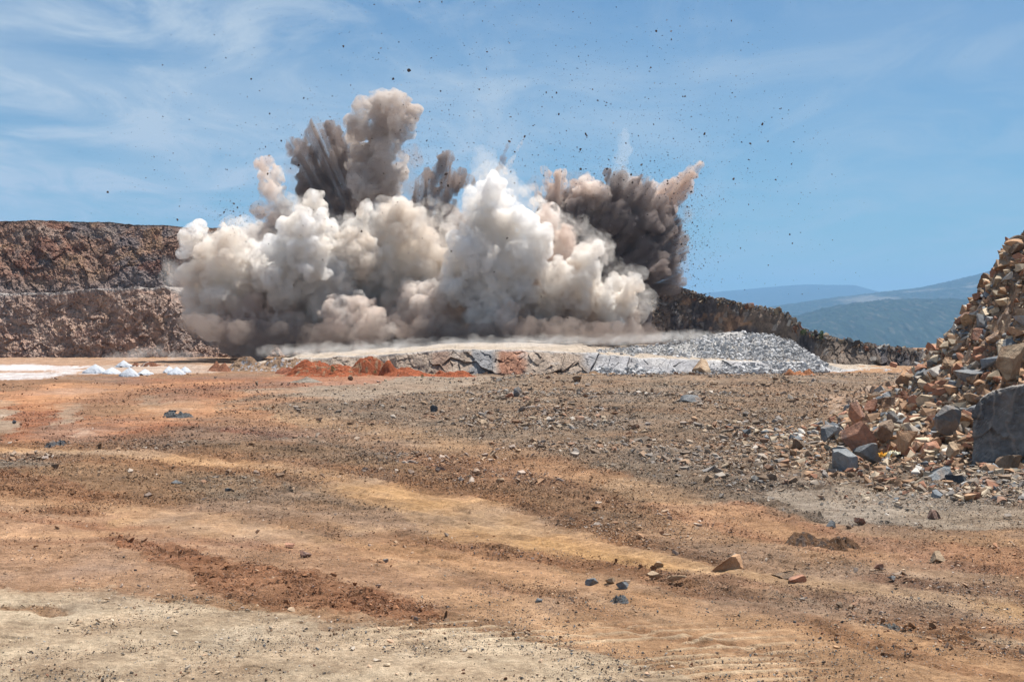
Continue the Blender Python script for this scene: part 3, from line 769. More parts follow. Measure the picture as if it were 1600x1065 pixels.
B = [
 ('boulder', (1316, 657, 1373, 703), 41.5, 'red', 'big square rust-brown boulder low on the rubble heap beside two grey rocks', 912, 0.8, 5, 8),
 ('boulder', (1338, 692, 1378, 727), 39.0, 'grey', 'rounded grey boulder just in front of the square rust-brown one', 913, 0.9, 5, 10),
 ('boulder', (1302, 700, 1346, 741), 37.6, 'grey', 'mottled grey and reddish boulder lowest at the toe of the heap', 914, 0.9, 5, 10),
 ('boulder', (1446, 727, 1491, 756), 35.4, 'grey', 'blue-grey boulder with an orange end lying alone in gravel before the heap', 915, 0.9, 5, 9),
 ('boulder', (1402, 672, 1438, 706), 40.0, 'orange', 'tilted bright orange-brown block near the crumpled yellow paper', 916, 0.6, 5, 7),
 ('boulder', (1460, 633, 1502, 678), 41.5, 'grey', 'leaning blue-grey slab left of the huge slate boulder', 917, 0.5, 5, 7),
 ('boulder', (1560, 534, 1606, 592), 43.0, 'tan', 'large rounded tan and grey boulder sticking out above the huge slate slab', 918, 0.9, 5, 10),
 ('boulder', (1369, 655, 1401, 692), 42.0, 'brown', 'brown-olive block directly beside the square rust-brown boulder', 919, 0.8, 5, 8),
 ('boulder', (1327, 626, 1353, 662), 44.5, 'red', 'upright reddish block above the square rust-brown boulder', 920, 0.8, 5, 8),
 ('boulder', (1350, 622, 1372, 644), 46.5, 'red', 'small red block behind the upright reddish one', 921, 0.8, 4, 8),
 ('boulder', (1283, 664, 1310, 690), 43.5, 'grey', 'pale grey wedge at the far edge of the heap toe', 922, 0.9, 4, 9),
 ('rock', (1239, 684, 1256, 706), 43.0, 'brown', 'pointed brown rock standing on end short of the heap', 923, 0.8, 4, 7),
 ('boulder', (1400, 575, 1430, 604), 48.0, 'orange', 'long tan-orange slab jutting out of the left flank of the heap', 924, 1.0, 4, 8),
 ('boulder', (1478, 690, 1500, 715), 39.6, 'tan', 'blunt tan block between the leaning slab and the huge slate boulder', 925, 1.0, 4, 8),
 ('boulder', (1560, 710, 1596, 736), 38.0, 'brown', 'brown block lying under the edge of the huge slate boulder', 926, 1.0, 4, 8),
 ('boulder', (1535, 758, 1558, 778), 34.6, 'tan', 'tan block in the gravel under the huge slate boulder', 927, 1.0, 4, 8),
 ('boulder', (1480, 742, 1512, 770), 34.6, 'slate', 'dark angular block next to the blue-grey boulder with an orange end', 928, 1.0, 4, 9),
 ('rock', (1112, 867, 1162, 894), gy(892), 'orange', 'wedge-shaped pinkish-brown rock lying alone on the ochre dirt, the largest there', 930, 0.8, 5, 7),
 ('rock', (1454, 861, 1480, 880), gy(880), 'tan', 'pale cream block standing alone on red-brown dirt', 931, 0.9, 5, 7),
 ('rock', (1449, 797, 1472, 813), gy(813), 'red', 'rock with a bright red top on the smooth gravel', 932, 0.9, 4, 7),
 ('rock', (914, 903, 937, 916), gy(916), 'grey', 'smooth blue-grey rock alone on ochre dirt, left of a small stone cluster', 933, 0.8, 5, 9),
 ('rock', (962, 908, 983, 920), gy(920), 'grey', 'flat grey-brown rock topping the small stone cluster', 934, 0.8, 4, 8),
 ('rock', (945, 902, 962, 911), gy(912), 'tan', 'pale pebble behind the small stone cluster', 935, 0.8, 4, 8),
 ('rock', (1011, 893, 1035, 907), gy(907), 'tan', 'oblong pinkish rock between the stone cluster and the wedge-shaped rock', 936, 0.7, 4, 8),
 ('rock', (1043, 898, 1073, 909), gy(909), 'tan', 'flat triangular pinkish rock nearest to the wedge-shaped rock', 937, 0.8, 4, 7),
 ('rock', (1022, 877, 1037, 886), gy(886), 'tan', 'small cream stone on the dark dirt ridge', 938, 0.8, 4, 8),
 ('rock', (835, 934, 848, 942), gy(942), 'grey', 'tiny light grey stone alone on smooth ochre dirt', 939, 0.8, 4, 8),
 ('rock', (1205, 893, 1245, 904), gy(904), 'brown', 'low brown rock right beside the wedge-shaped rock', 940, 0.9, 4, 8),
 ('rock', (1232, 899, 1262, 912), gy(912), 'red', 'jagged reddish clod on the rut behind the grey powder patch', 941, 0.9, 4, 8),
 ('rock', (1306, 941, 1318, 950), gy(950), 'brown', 'small dark cube-like stone between two ruts', 942, 0.9, 4, 7),
 ('rock', (1324, 944, 1340, 951), gy(951), 'tan', 'small flat pinkish stone between two ruts', 943, 0.9, 4, 7),
 ('rock', (1336, 808, 1356, 821), gy(821), 'red', 'blunt reddish-brown stone at the edge of the smooth gravel', 944, 0.9, 4, 8),
 ('rock', (1290, 813, 1306, 827), gy(827), 'slate', 'dark purplish stone at the edge of the red dirt strip', 945, 0.9, 4, 8),
 ('rock', (1322, 819, 1332, 828), gy(828), 'brown', 'small pointed brown stone at the edge of the red dirt strip', 946, 0.9, 4, 8),
 ('rock', (1366, 880, 1383, 891), gy(891), 'red', 'squat red-brown stone on the ochre track', 947, 0.9, 4, 8),
 ('rock', (1387, 899, 1402, 906), gy(906), 'grey', 'small blue-grey stone on the pale track', 948, 0.9, 4, 8),
 ('rock', (1062, 617, 1100, 631), gy(631), 'grey', 'large flat grey and rust rock out on the gravel plain', 949, 0.9, 4, 8),
 ('rock', (894, 587, 909, 599), 88.0, 'brown', 'dark brown block perched on a grey rock out on the plain', 950, 0.9, 4, 7),
 ('rock', (892, 597, 912, 616), 86.0, 'grey', 'grey rock carrying a dark brown block', 951, 0.9, 4, 7),
 ('rock', (802, 604, 815, 621), gy(621), 'grey', 'upright grey slab on the gravel plain', 952, 0.7, 4, 7),
 ('rock', (789, 613, 803, 622), gy(622), 'red', 'low red-brown rock beside the upright grey slab', 953, 0.9, 4, 7),
 ('rock', (672, 632, 684, 643), gy(643), 'slate', 'small dark pointed rock on the gravel plain', 954, 0.9, 4, 7),
 ('rock', (1391, 565, 1403, 574), 112.0, 'red', 'bright red rock at the edge of the floor near the far ridge', 955, 0.9, 4, 7),
 ('rock', (1082, 560, 1112, 588), 103.5, 'tan', 'rounded pinkish boulder in the pale blasted rock at the end of the bench', 956, 0.9, 4, 9),
 ('rock', (261, 640, 276, 650), gy(650), 'slate', 'dark grey rock in a small heap of blue-grey rubble', 957, 0.9, 4, 8),
 ('rock', (84, 688, 100, 697), gy(697), 'slate', 'dark grey rock on the red dirt near the track', 958, 0.9, 4, 8),
 ('rock', (80, 724, 92, 734), gy(734), 'brown', 'small brown pyramid-shaped rock', 959, 0.9, 4, 7),
 ('rock', (19, 656, 25, 662), gy(662), 'slate', 'small dark stone on the smooth pale flat', 960, 0.9, 3, 7),
 ('rock', (266, 750, 292, 759), gy(759), 'grey', 'flat blue-grey rock on yellowish dirt', 961, 0.9, 4, 8),
 ('rock', (348, 762, 366, 772), gy(772), 'slate', 'cluster-topping dark rock on yellowish dirt', 962, 0.9, 4, 8),
 ('rock', (312, 778, 324, 785), gy(785), 'slate', 'small dark rock nearest the yellowish track', 963, 0.9, 4, 8),
 ('rock', (398, 595, 403, 603), gy(603), 'brown', 'tiny dark brown stone on the smooth road', 964, 0.9, 3, 8),
 ('rock', (543, 587, 552, 595), gy(595), 'brown', 'small brown rock before the red earth mounds', 965, 0.9, 3, 8),
 ('rock', (445, 848, 460, 857), gy(857), 'red', 'reddish clod on the smooth tan dirt', 966, 0.9, 4, 8),
 ('rock', (468, 860, 486, 872), gy(872), 'red', 'larger reddish clod beside the first on smooth tan dirt', 967, 0.9, 4, 8),
 ('rock', (598, 872, 607, 878), gy(878), 'grey', 'single small blue stone on tan dirt', 968, 0.9, 3, 8),
]
for b in B:
    nm, box, Yb, mt, lab, sd_, dep, sub, cuts = b
    boulder(nm, box, Yb, mt, lab, sd_, dep, sub, cuts, cat='boulder' if nm == 'boulder' else 'rock')

def slab():
    Yf = 39.3
    front = [(1519, 724), (1521, 642), (1530, 624), (1552, 611), (1600, 603), (1662, 598), (1668, 702), (1590, 712), (1540, 722)]
    pts = [P(x, y, Yf + (0.25 if y < 650 else 0) + (i % 2) * 0.06) for i, (x, y) in enumerate(front)]
    pts += [P(x, y, Yf + 2.0) for x, y in [(1545, 700), (1548, 640), (1585, 608), (1650, 596), (1660, 690)]]
    bm = bmesh.new()
    for p in pts: bm.verts.new(p)
    bmesh.ops.convex_hull(bm, input=bm.verts)
    bmesh.ops.triangulate(bm, faces=bm.faces)
    for k in range(5): bmesh.ops.subdivide_edges(bm, edges=bm.edges, cuts=1, use_grid_fill=True)
    bmesh.ops.triangulate(bm, faces=bm.faces); bm.normal_update(); bm.verts.index_update()
    V = np.array([v.co[:] for v in bm.verts]); N = np.array([v.normal[:] for v in bm.verts]); F = np.array([[v.index for v in f.verts] for f in bm.faces]); bm.free()
    x, y, z = V.T
    f, _, _, _ = facet2((x + y) / 0.5, z / 0.5, 66)
    d = 0.09 * fbm3(x * 1.5, y * 1.5, z * 1.5, 4, 67) + 0.06 * f + 0.035 * fbm3(x * 8, y * 8, z * 8, 3, 68)
    V = V + N * d[:, None]
    c = V.mean(0)
    m, t = new_mat('veined_slate'); b = NB(t)
    g = b.n('ShaderNodeTexCoord').outputs['Object']
    n2 = b.noise(g, 5.0, 8, 0.7)
    col = b.mix(b.rng(b.noise(g, 0.9, 6, 0.6, 0.8), 0.4, 0.6), (0.165, 0.16, 0.16), (0.29, 0.28, 0.27))
    vein = b.n('ShaderNodeTexWave'); vein.inputs['Scale'].default_value = 0.55; vein.inputs['Distortion'].default_value = 9.0; vein.inputs['Detail'].default_value = 5.0
    b.l(g, vein.inputs['Vector'])
    col = b.mix(b.rng(vein.outputs['Fac'], 0.90, 0.99, 0, 0.7), col, (0.34, 0.30, 0.27))
    col = b.mix(b.rng(b.noise(g, 0.7, 5, 0.6, 1.0), 0.56, 0.64, 0, 0.7), col, (0.22, 0.13, 0.09))
    col = b.mix(1.0, col, b.mix(b.rng(n2, 0.3, 0.7), (0.7, 0.7, 0.7), (1.3, 1.3, 1.3)), 'MULTIPLY')
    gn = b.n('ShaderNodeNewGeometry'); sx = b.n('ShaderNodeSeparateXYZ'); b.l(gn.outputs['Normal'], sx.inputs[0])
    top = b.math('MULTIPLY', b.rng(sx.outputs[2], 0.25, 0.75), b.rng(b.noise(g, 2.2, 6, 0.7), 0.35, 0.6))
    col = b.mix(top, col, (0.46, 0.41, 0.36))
    b.out(col, 0.85, b.math('ADD', n2, b.noise(g, 1.6, 6, 0.7)), 0.25, 1.0, 0.2)
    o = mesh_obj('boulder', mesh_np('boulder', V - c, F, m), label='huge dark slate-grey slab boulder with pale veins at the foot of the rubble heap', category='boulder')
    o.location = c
slab()
# individual rocks dressed over the heap
rg = np.random.RandomState(7)
placed = 0; tries = 0
MATS = ['tan', 'orange', 'grey', 'brown', 'red', 'tan', 'orange', 'grey', 'brown', 'orange', 'red']
WORD = {'tan': 'tan', 'orange': 'orange-brown', 'grey': 'blue-grey', 'brown': 'dull brown', 'red': 'rusty red', 'pale': 'pale', 'slate': 'dark slate'}
while placed < 240 and tries < 20000:
    tries += 1
    Y = rg.uniform(32, 51); X = rg.uniform(8.2, 0.37 * Y + 0.8)
    z = surf_z(X, Y)
    px = 800 + X / Y * FPX
    if z < 0.12 and rg.rand() > 0.25: continue
    if 1505 < px and 34 < Y < 40.5: continue
    h = np.clip(z, 0, 7)
    s = 0.36 * (1 - rg.rand()) ** -0.38
    s = min(s, 1.05) * (0.55 if z < 0.12 else 1.0)
    mt = MATS[rg.randint(len(MATS))]
    zone = 'at the gravelly toe' if z < 0.7 else ('on the lower slope' if z < 2.2 else ('on the middle slope' if z < 4.2 else 'near the steep top'))
    lab = f"angular {WORD[mt]} rock {zone} of the rubble heap"
    put_rock('rock', X, Y, z + s * 0.16, (s, s, s * rg.uniform(0.7, 1.2)), (rg.uniform(-.6, .6), rg.uniform(-.6, .6), rg.uniform(0, 6.28)), mt, lab, 'rock', f"{WORD[mt]} rocks {zone} of the rubble heap", seed=int(rg.randint(16)))
    placed += 1

# masses of small stones, each mass one object
def shard(rg, npts=10, dims=(1, 0.75, 0.5)):
    bm = bmesh.new()
    for k in range(npts):
        p = rg.uniform(-1, 1, 3); p = p / np.abs(p).max() * rg.uniform(0.65, 1.0)
        bm.verts.new(p * np.array(dims) * 0.5)
    r = bmesh.ops.convex_hull(bm, input=bm.verts)
    bmesh.ops.delete(bm, geom=[v for v in bm.verts if not v.link_faces], context='VERTS')
    bmesh.ops.triangulate(bm, faces=bm.faces)
    bm.verts.index_update(); bm.verts.ensure_lookup_table()
    V = np.array([v.co[:] for v in bm.verts]); F = np.array([[v.index for v in f.verts] for f in bm.faces]); bm.free()
    return V, F
def stones(name, X, Y, Z, S, colors, seed, flat=0.6, label=None, npts=9, nk=18):
    rg = np.random.RandomState(seed)
    n = len(X); kid = rg.randint(0, nk, n)
    VV, FF, CC = [], [], []; off = 0
    for k in range(nk):
        V0, F0 = shard(np.random.RandomState(seed * 50 + k), npts + k % 4, (1.15, rg.uniform(0.6, 0.95), flat * rg.uniform(0.7, 1.3)))
        m = kid == k; c = int(m.sum())
        if not c: continue
        K = np.repeat(V0[None], c, 0) * S[m][:, None, None]
        a = rg.uniform(0, 6.283, c); ca, sa = np.cos(a)[:, None], np.sin(a)[:, None]
        tl = rg.normal(0, 0.35, c); ct, st = np.cos(tl)[:, None], np.sin(tl)[:, None]
        x, y, z = K[..., 0], K[..., 1], K[..., 2]
        x, z = x * ct - z * st, x * st + z * ct
        x, y = x * ca - y * sa, x * sa + y * ca
        VV.append(np.stack([x + X[m][:, None], y + Y[m][:, None], z + Z[m][:, None]], -1).reshape(-1, 3))
        nv = len(V0)
        FF.append((F0[None] + (np.arange(c) * nv)[:, None, None]).reshape(-1, 3) + off); off += nv * c
        CC.append(np.repeat(colors[m], nv, 0))
    me = mesh_np(name, np.concatenate(VV), np.concatenate(FF), M_STONES, np.concatenate(CC))
    return mesh_obj(name, me, kind='stuff', label=label)
def vsurf(X, Y):
    z = floor_z(X, Y)
    m = (X > 7.5) & (X < 48) & (Y > 30) & (Y < 84)
    return np.where(m, np.maximum(heap_z(X, Y), z), z)
def pick(rg, n, w=None):
    c = STONE_PAL[rg.choice(len(STONE_PAL), n, p=w)]
    return c * rg.uniform(0.75, 1.25, (n, 1))
# gravel over the floor: uniform on the screen-wise density of a plain seen at a low angle = 1/Y^2 law
rg = np.random.RandomState(12)
N = 620000
yy = rg.uniform(583, 1090, N); Yg = CAMZ * FPX / (yy - HORIZON)
Xg = rg.uniform(-0.44, 0.44, N) * Yg
Cg, Rg, Sg, Tg = ground_paint(Xg, Yg)
clump = sstep(-0.15, 0.35, fbm2(Xg / 3.0, Yg / 4.5, 4, 95, 0.6))
keep = rg.rand(N) < np.clip(Sg, 0, 1.2) ** 1.7 * (0.2 + 0.9 * clump) * 0.8
Xg, Yg, Cg, Sg, clump2 = Xg[keep], Yg[keep], Cg[keep], Sg[keep], clump[keep]
n = len(Xg)
Sz = 0.00085 * Yg * (1 - rg.rand(n)) ** -0.40 * (0.7 + 0.5 * clump2)
Sz = np.minimum(Sz, 0.0075 * Yg + 0.02); Sz = np.minimum(Sz, 0.34) * (0.5 + 0.7 * np.clip(Sg, 0, 1))
cols = pick(rg, n) * 0.55 + Cg * 0.62
stones('gravel', Xg, Yg, floor_z(Xg, Yg) + Sz * 0.18 + 0.02, Sz, cols, 5, 0.5, label='loose angular gravel strewn over the quarry floor')
rg = np.random.RandomState(13)
N = 700000
yy = rg.uniform(600, 960, N); Yg = CAMZ * FPX / (yy - HORIZON); Xg = rg.uniform(-0.40, 0.40, N) * Yg
Cg, Rg, Sg, Tg = ground_paint(Xg, Yg)
keep = rg.rand(N) < np.clip((Rg - 0.10) * 0.62, 0, 0.42) * (0.35 + 0.75 * sstep(-0.3, 0.3, fbm2(Xg / 1.5, Yg / 2.0, 4, 98, 0.65)))
Xg, Yg, Cg = Xg[keep], Yg[keep], Cg[keep]; n = len(Xg)
Sz = np.minimum(0.00085 * Yg * (1 - rg.rand(n)) ** -0.28, 0.0024 * Yg)
stones('grit', Xg, Yg, floor_z(Xg, Yg) + Sz * 0.3 + 0.05 * rg.rand(n), Sz, (Cg * 0.75 + pick(rg, n) * 0.22) * rg.uniform(0.45, 1.45, (n, 1)), 11, 0.6, label='fine dark and pale grit covering the rough parts of the quarry floor', npts=5, nk=10)
# clods in the churned red bands
rg = np.random.RandomState(14)
N = 110000
yy = rg.uniform(600, 1000, N); Yg = CAMZ * FPX / (yy - HORIZON); Xg = rg.uniform(-0.44, 0.44, N) * Yg
Cg, Rg, Sg, Tg = ground_paint(Xg, Yg)
keep = rg.rand(N) < np.clip((Rg - 0.42) * 1.3, 0, 1) * sstep(-0.4, 0.2, fbm2(Xg / 1.0, Yg / 1.4, 3, 96))
Xg, Yg, Cg = Xg[keep], Yg[keep], Cg[keep]; n = len(Xg)
Sz = np.minimum(0.020 * (1 - rg.rand(n)) ** -0.42, 0.12)
stones('clods', Xg, Yg, floor_z(Xg, Yg) + Sz * 0.25 + 0.03, Sz, Cg * rg.uniform(0.65, 1.15, (n, 1)), 6, 0.7, label='crumbled reddish earth clods churned up along the vehicle tracks')
# pebbles on the pale dust close by
rg = np.random.RandomState(15)
N = 60000
yy = rg.uniform(860, 1085, N); Yg = CAMZ * FPX / (yy - HORIZON); Xg = rg.uniform(-0.44, 0.44, N) * Yg
keep = rg.rand(N) < sstep(-0.2, 0.4, fbm2(Xg / 2.0, Yg / 2.0, 3, 97))
Xg, Yg = Xg[keep], Yg[keep]; n = len(Xg)
Sz = np.minimum(0.0085 * (1 - rg.rand(n)) ** -0.36, 0.045)
stones('pebbles', Xg, Yg, floor_z(Xg, Yg) + Sz * 0.25 + 0.004, Sz, pick(rg, n) * 0.7, 7, 0.8, label='small dark pebbles scattered on the pale compacted dust')
# rubble of the heap
rg = np.random.RandomState(16)
N = 52000
Y = rg.uniform(31, 53, N); X = rg.uniform(6.5, 36, N)
m = X < 0.72 * Y + 1
X, Y = X[m], Y[m]
z = vsurf(X, Y)
inheap = (z > 0.1) | (rg.rand(len(X)) < 0.4 * sstep(6.5, 11, X) * sstep(30, 33.5, Y))
X, Y, z = X[inheap], Y[inheap], z[inheap]; n = len(X)
Sz = np.minimum(0.105 * (1 - rg.rand(n)) ** -0.52, 0.6) * np.where(z < 0.1, 0.6, 1)
stones('rubble', X, Y, z + Sz * 0.2, Sz, pick(rg, n, [.08, .07, .23, .26, .12, .14, .04, .02, .04]) * 1.15, 8, 0.65, label='small broken stones filling the rubble heap')
# pale blasted rock on the talus
rg = np.random.RandomState(17)
n = 11000
u = rg.uniform(930, 1292, n); w = rg.rand(n)
bs = [(900, 586, 103.5), (1060, 589, 102), (1180, 588, 103), (1290, 583, 107), (1340, 580, 110)]
tp = [(900, 552, 112), (960, 546, 116), (1060, 535, 127), (1100, 527, 130), (1150, 521, 132), (1200, 523, 132), (1235, 532, 128), (1262, 552, 122), (1290, 569, 116), (1340, 579, 113)]
o_ = np.argsort(u); u = u[o_]
Bp = interp_rows(bs, u); Tp = interp_rows(tp, u)
Q = Bp * (1 - w[:, None]) + Tp * w[:, None]
Sz = np.minimum(0.085 * (1 - rg.rand(n)) ** -0.5, 0.55)
Sz = np.where((u < 1090) & (w > 0.25) & (rg.rand(n) < 0.8), Sz * 0.35, Sz)
g_ = rg.uniform(0.26, 0.50, (n, 1)) * np.array([[1.0, 0.98, 0.97]])
stones('blasted_rock', Q[:, 0], Q[:, 1], Q[:, 2] + 0.12, Sz, g_, 9, 0.8, label='pale grey broken rock spilled at the end of the bench')
# loose rim stones on the ridge and floor edge
rg = np.random.RandomState(18)
n = 2600
u = np.sort(rg.uniform(1040, 1500, n))
tpr = [(980, 438, 165), (1045, 446, 162), (1100, 463, 158), (1180, 480, 149), (1222, 487, 143), (1240, 497, 138), (1250, 516, 134), (1290, 527, 131), (1340, 538, 129), (1400, 545, 127), (1450, 550, 126), (1500, 555, 125)]
Q = interp_rows(tpr, u)
Sz = np.minimum(0.16 * (1 - rg.rand(n)) ** -0.45, 0.8)
stones('rim_stones', Q[:, 0], Q[:, 1] + rg.uniform(-0.8, 1.5, n), Q[:, 2] + rg.uniform(-0.7, 0.15, n), Sz, pick(rg, n) * 0.7, 10, 0.9, label='loose dark stones along the crest of the ridge')
# ------------------------------------------------------------------ air
def mat_volume(name, color, density, aniso=0.0, skin=0.0, skin_col=None, skin_col2=None, vary=None, radial=None, lo=0.43, hi=0.64):
    m, t = new_mat(name); b = NB(t)
    v = b.n('ShaderNodeVolumePrincipled')
    v.inputs['Color'].default_value = (*color, 1)
    v.inputs['Density'].default_value = density
    v.inputs['Anisotropy'].default_value = aniso
    o = b.n('ShaderNodeOutputMaterial')
    b.l(v.outputs[0], o.inputs['Volume'])
    if vary:
        tcg = b.n('ShaderNodeTexCoord').outputs['Object']
        if radial:      # grains flung outwards: noise drawn out along the rays from the shot
            sb = b.n('ShaderNodeVectorMath', operation='SUBTRACT'); b.l(tcg, sb.inputs[0]); sb.inputs[1].default_value = radial
            nm = b.n('ShaderNodeVectorMath', operation='NORMALIZE'); b.l(sb.outputs[0], nm.inputs[0])
            ln = b.n('ShaderNodeVectorMath', operation='LENGTH'); b.l(sb.outputs[0], ln.inputs[0])
            sc = b.n('ShaderNodeVectorMath', operation='SCALE'); b.l(nm.outputs[0], sc.inputs[0]); sc.inputs['Scale'].default_value = 19.0
            cr = b.n('ShaderNodeCombineXYZ'); b.l(b.math('MULTIPLY', ln.outputs['Value'], 0.30), cr.inputs[1])
            ad = b.n('ShaderNodeVectorMath', operation='ADD'); b.l(sc.outputs[0], ad.inputs[0]); b.l(cr.outputs[0], ad.inputs[1])
            nz = b.noise(ad.outputs[0], 1.15, 7, 0.70, 0.8)
        else:
            nz = b.math('ADD', b.math('MULTIPLY', b.noise(tcg, 1.05, 8, 0.70, 1.1), 0.70), b.math('MULTIPLY', b.noise(tcg, 0.38, 3, 0.5, 0.8), 0.30))
        b.l(b.rng(nz, lo, hi, 0.0, density * 2.0), v.inputs['Density'])
        b.l(b.mix(b.rng(b.noise(tcg, 0.24, 4, 0.6, 0.8), 0.44, 0.56), color, vary), v.inputs['Color'])
        m.cycles.volume_step_rate = 0.5
        m.cycles.volume_sampling = 'MULTIPLE_IMPORTANCE'
    if skin > 0:
        g = b.n('ShaderNodeNewGeometry').outputs['Position']
        d = b.n('ShaderNodeBsdfDiffuse'); d.inputs['Roughness'].default_value = 1
        cc = b.mix(b.rng(b.noise(g, 0.22, 4, 0.6, 0.5), 0.40, 0.60), skin_col, skin_col2 or skin_col)
        b.l(cc, d.inputs['Color'])
        bp = b.n('ShaderNodeBump'); bp.inputs['Distance'].default_value = 0.25; bp.inputs['Strength'].default_value = 0.8
        b.l(b.noise(g, 1.6, 6, 0.6, 0.4), bp.inputs['Height']); b.l(bp.outputs[0], d.inputs['Normal'])
        tr = b.n('ShaderNodeBsdfTransparent'); mx = b.n('ShaderNodeMixShader'); mx.inputs[0].default_value = skin
        b.l(tr.outputs[0], mx.inputs[1]); b.l(d.outputs[0], mx.inputs[2]); b.l(mx.outputs[0], o.inputs['Surface'])
    return m
def haze():
    bm = bmesh.new(); bmesh.ops.create_cube(bm, size=1.0)
    me = bpy.data.meshes.new('haze'); bm.to_mesh(me); bm.free()
    o = mesh_obj('haze', me, kind='stuff', label='thin blue air between the quarry and the far hills')
    o.scale = (24000, 19400, 620); o.location = (0, 9000, -106 + 310)
    me.materials.append(mat_volume('blue_air', (0.29, 0.53, 0.85), 0.95e-4, 0.0))
haze()

# ------------------------------------------------------------------ dust clouds
OL = P(640, 560, 150); ORR = P(860, 500, 152)
D_WHITE = mat_volume('white_dust', (0.968, 0.960, 0.952), 2.2, 0.15, 0.008, (0.80, 0.79, 0.78), None, (0.93, 0.89, 0.84))
D_CREAM = mat_volume('cream_dust', (0.957, 0.934, 0.902), 2.0, 0.15, 0.008, (0.74, 0.69, 0.62), None, (0.905, 0.84, 0.77))
D_TAN = mat_volume('tan_dust', (0.925, 0.87, 0.82), 1.7, 0.1, 0.008, (0.60, 0.50, 0.42), None, (0.85, 0.745, 0.675))
D_BROWN = mat_volume('brown_dust', (0.80, 0.745, 0.70), 2.0, 0.1, 0.008, (0.42, 0.34, 0.30), None, (0.70, 0.63, 0.58))
D_DARK = mat_volume('dark_dust', (0.50, 0.43, 0.41), 1.9, 0.0, 0.012, (0.10, 0.085, 0.08), None, (0.40, 0.34, 0.33), lo=0.40, hi=0.60)
D_SPRAYL = mat_volume('flung_dark_dust', (0.40, 0.345, 0.32), 1.9, 0.0, 0.012, (0.10, 0.085, 0.08), None, (0.46, 0.385, 0.35), radial=OL, lo=0.47, hi=0.60)
D_SPRAYR = mat_volume('flung_black_dust', (0.38, 0.33, 0.315), 1.9, 0.0, 0.012, (0.10, 0.085, 0.08), None, (0.45, 0.38, 0.35), radial=ORR, lo=0.45, hi=0.59)
D_FRINGE = mat_volume('flung_brown_dust', (0.88, 0.79, 0.72), 2.2, 0.0, 0.012, (0.42, 0.34, 0.30), None, (0.78, 0.66, 0.58), radial=ORR, lo=0.46, hi=0.62)
D_WISP = mat_volume('thin_dust', (0.97, 0.94, 0.90), 0.13, 0.2, 0.004, (0.70, 0.64, 0.58), None, (0.95, 0.92, 0.88), lo=0.25, hi=0.85)
D_SKIRT = mat_volume('ground_dust', (0.98, 0.955, 0.925), 0.13, 0.2, 0.004, (0.75, 0.70, 0.64), None, (0.96, 0.92, 0.87), lo=0.47, hi=0.66)

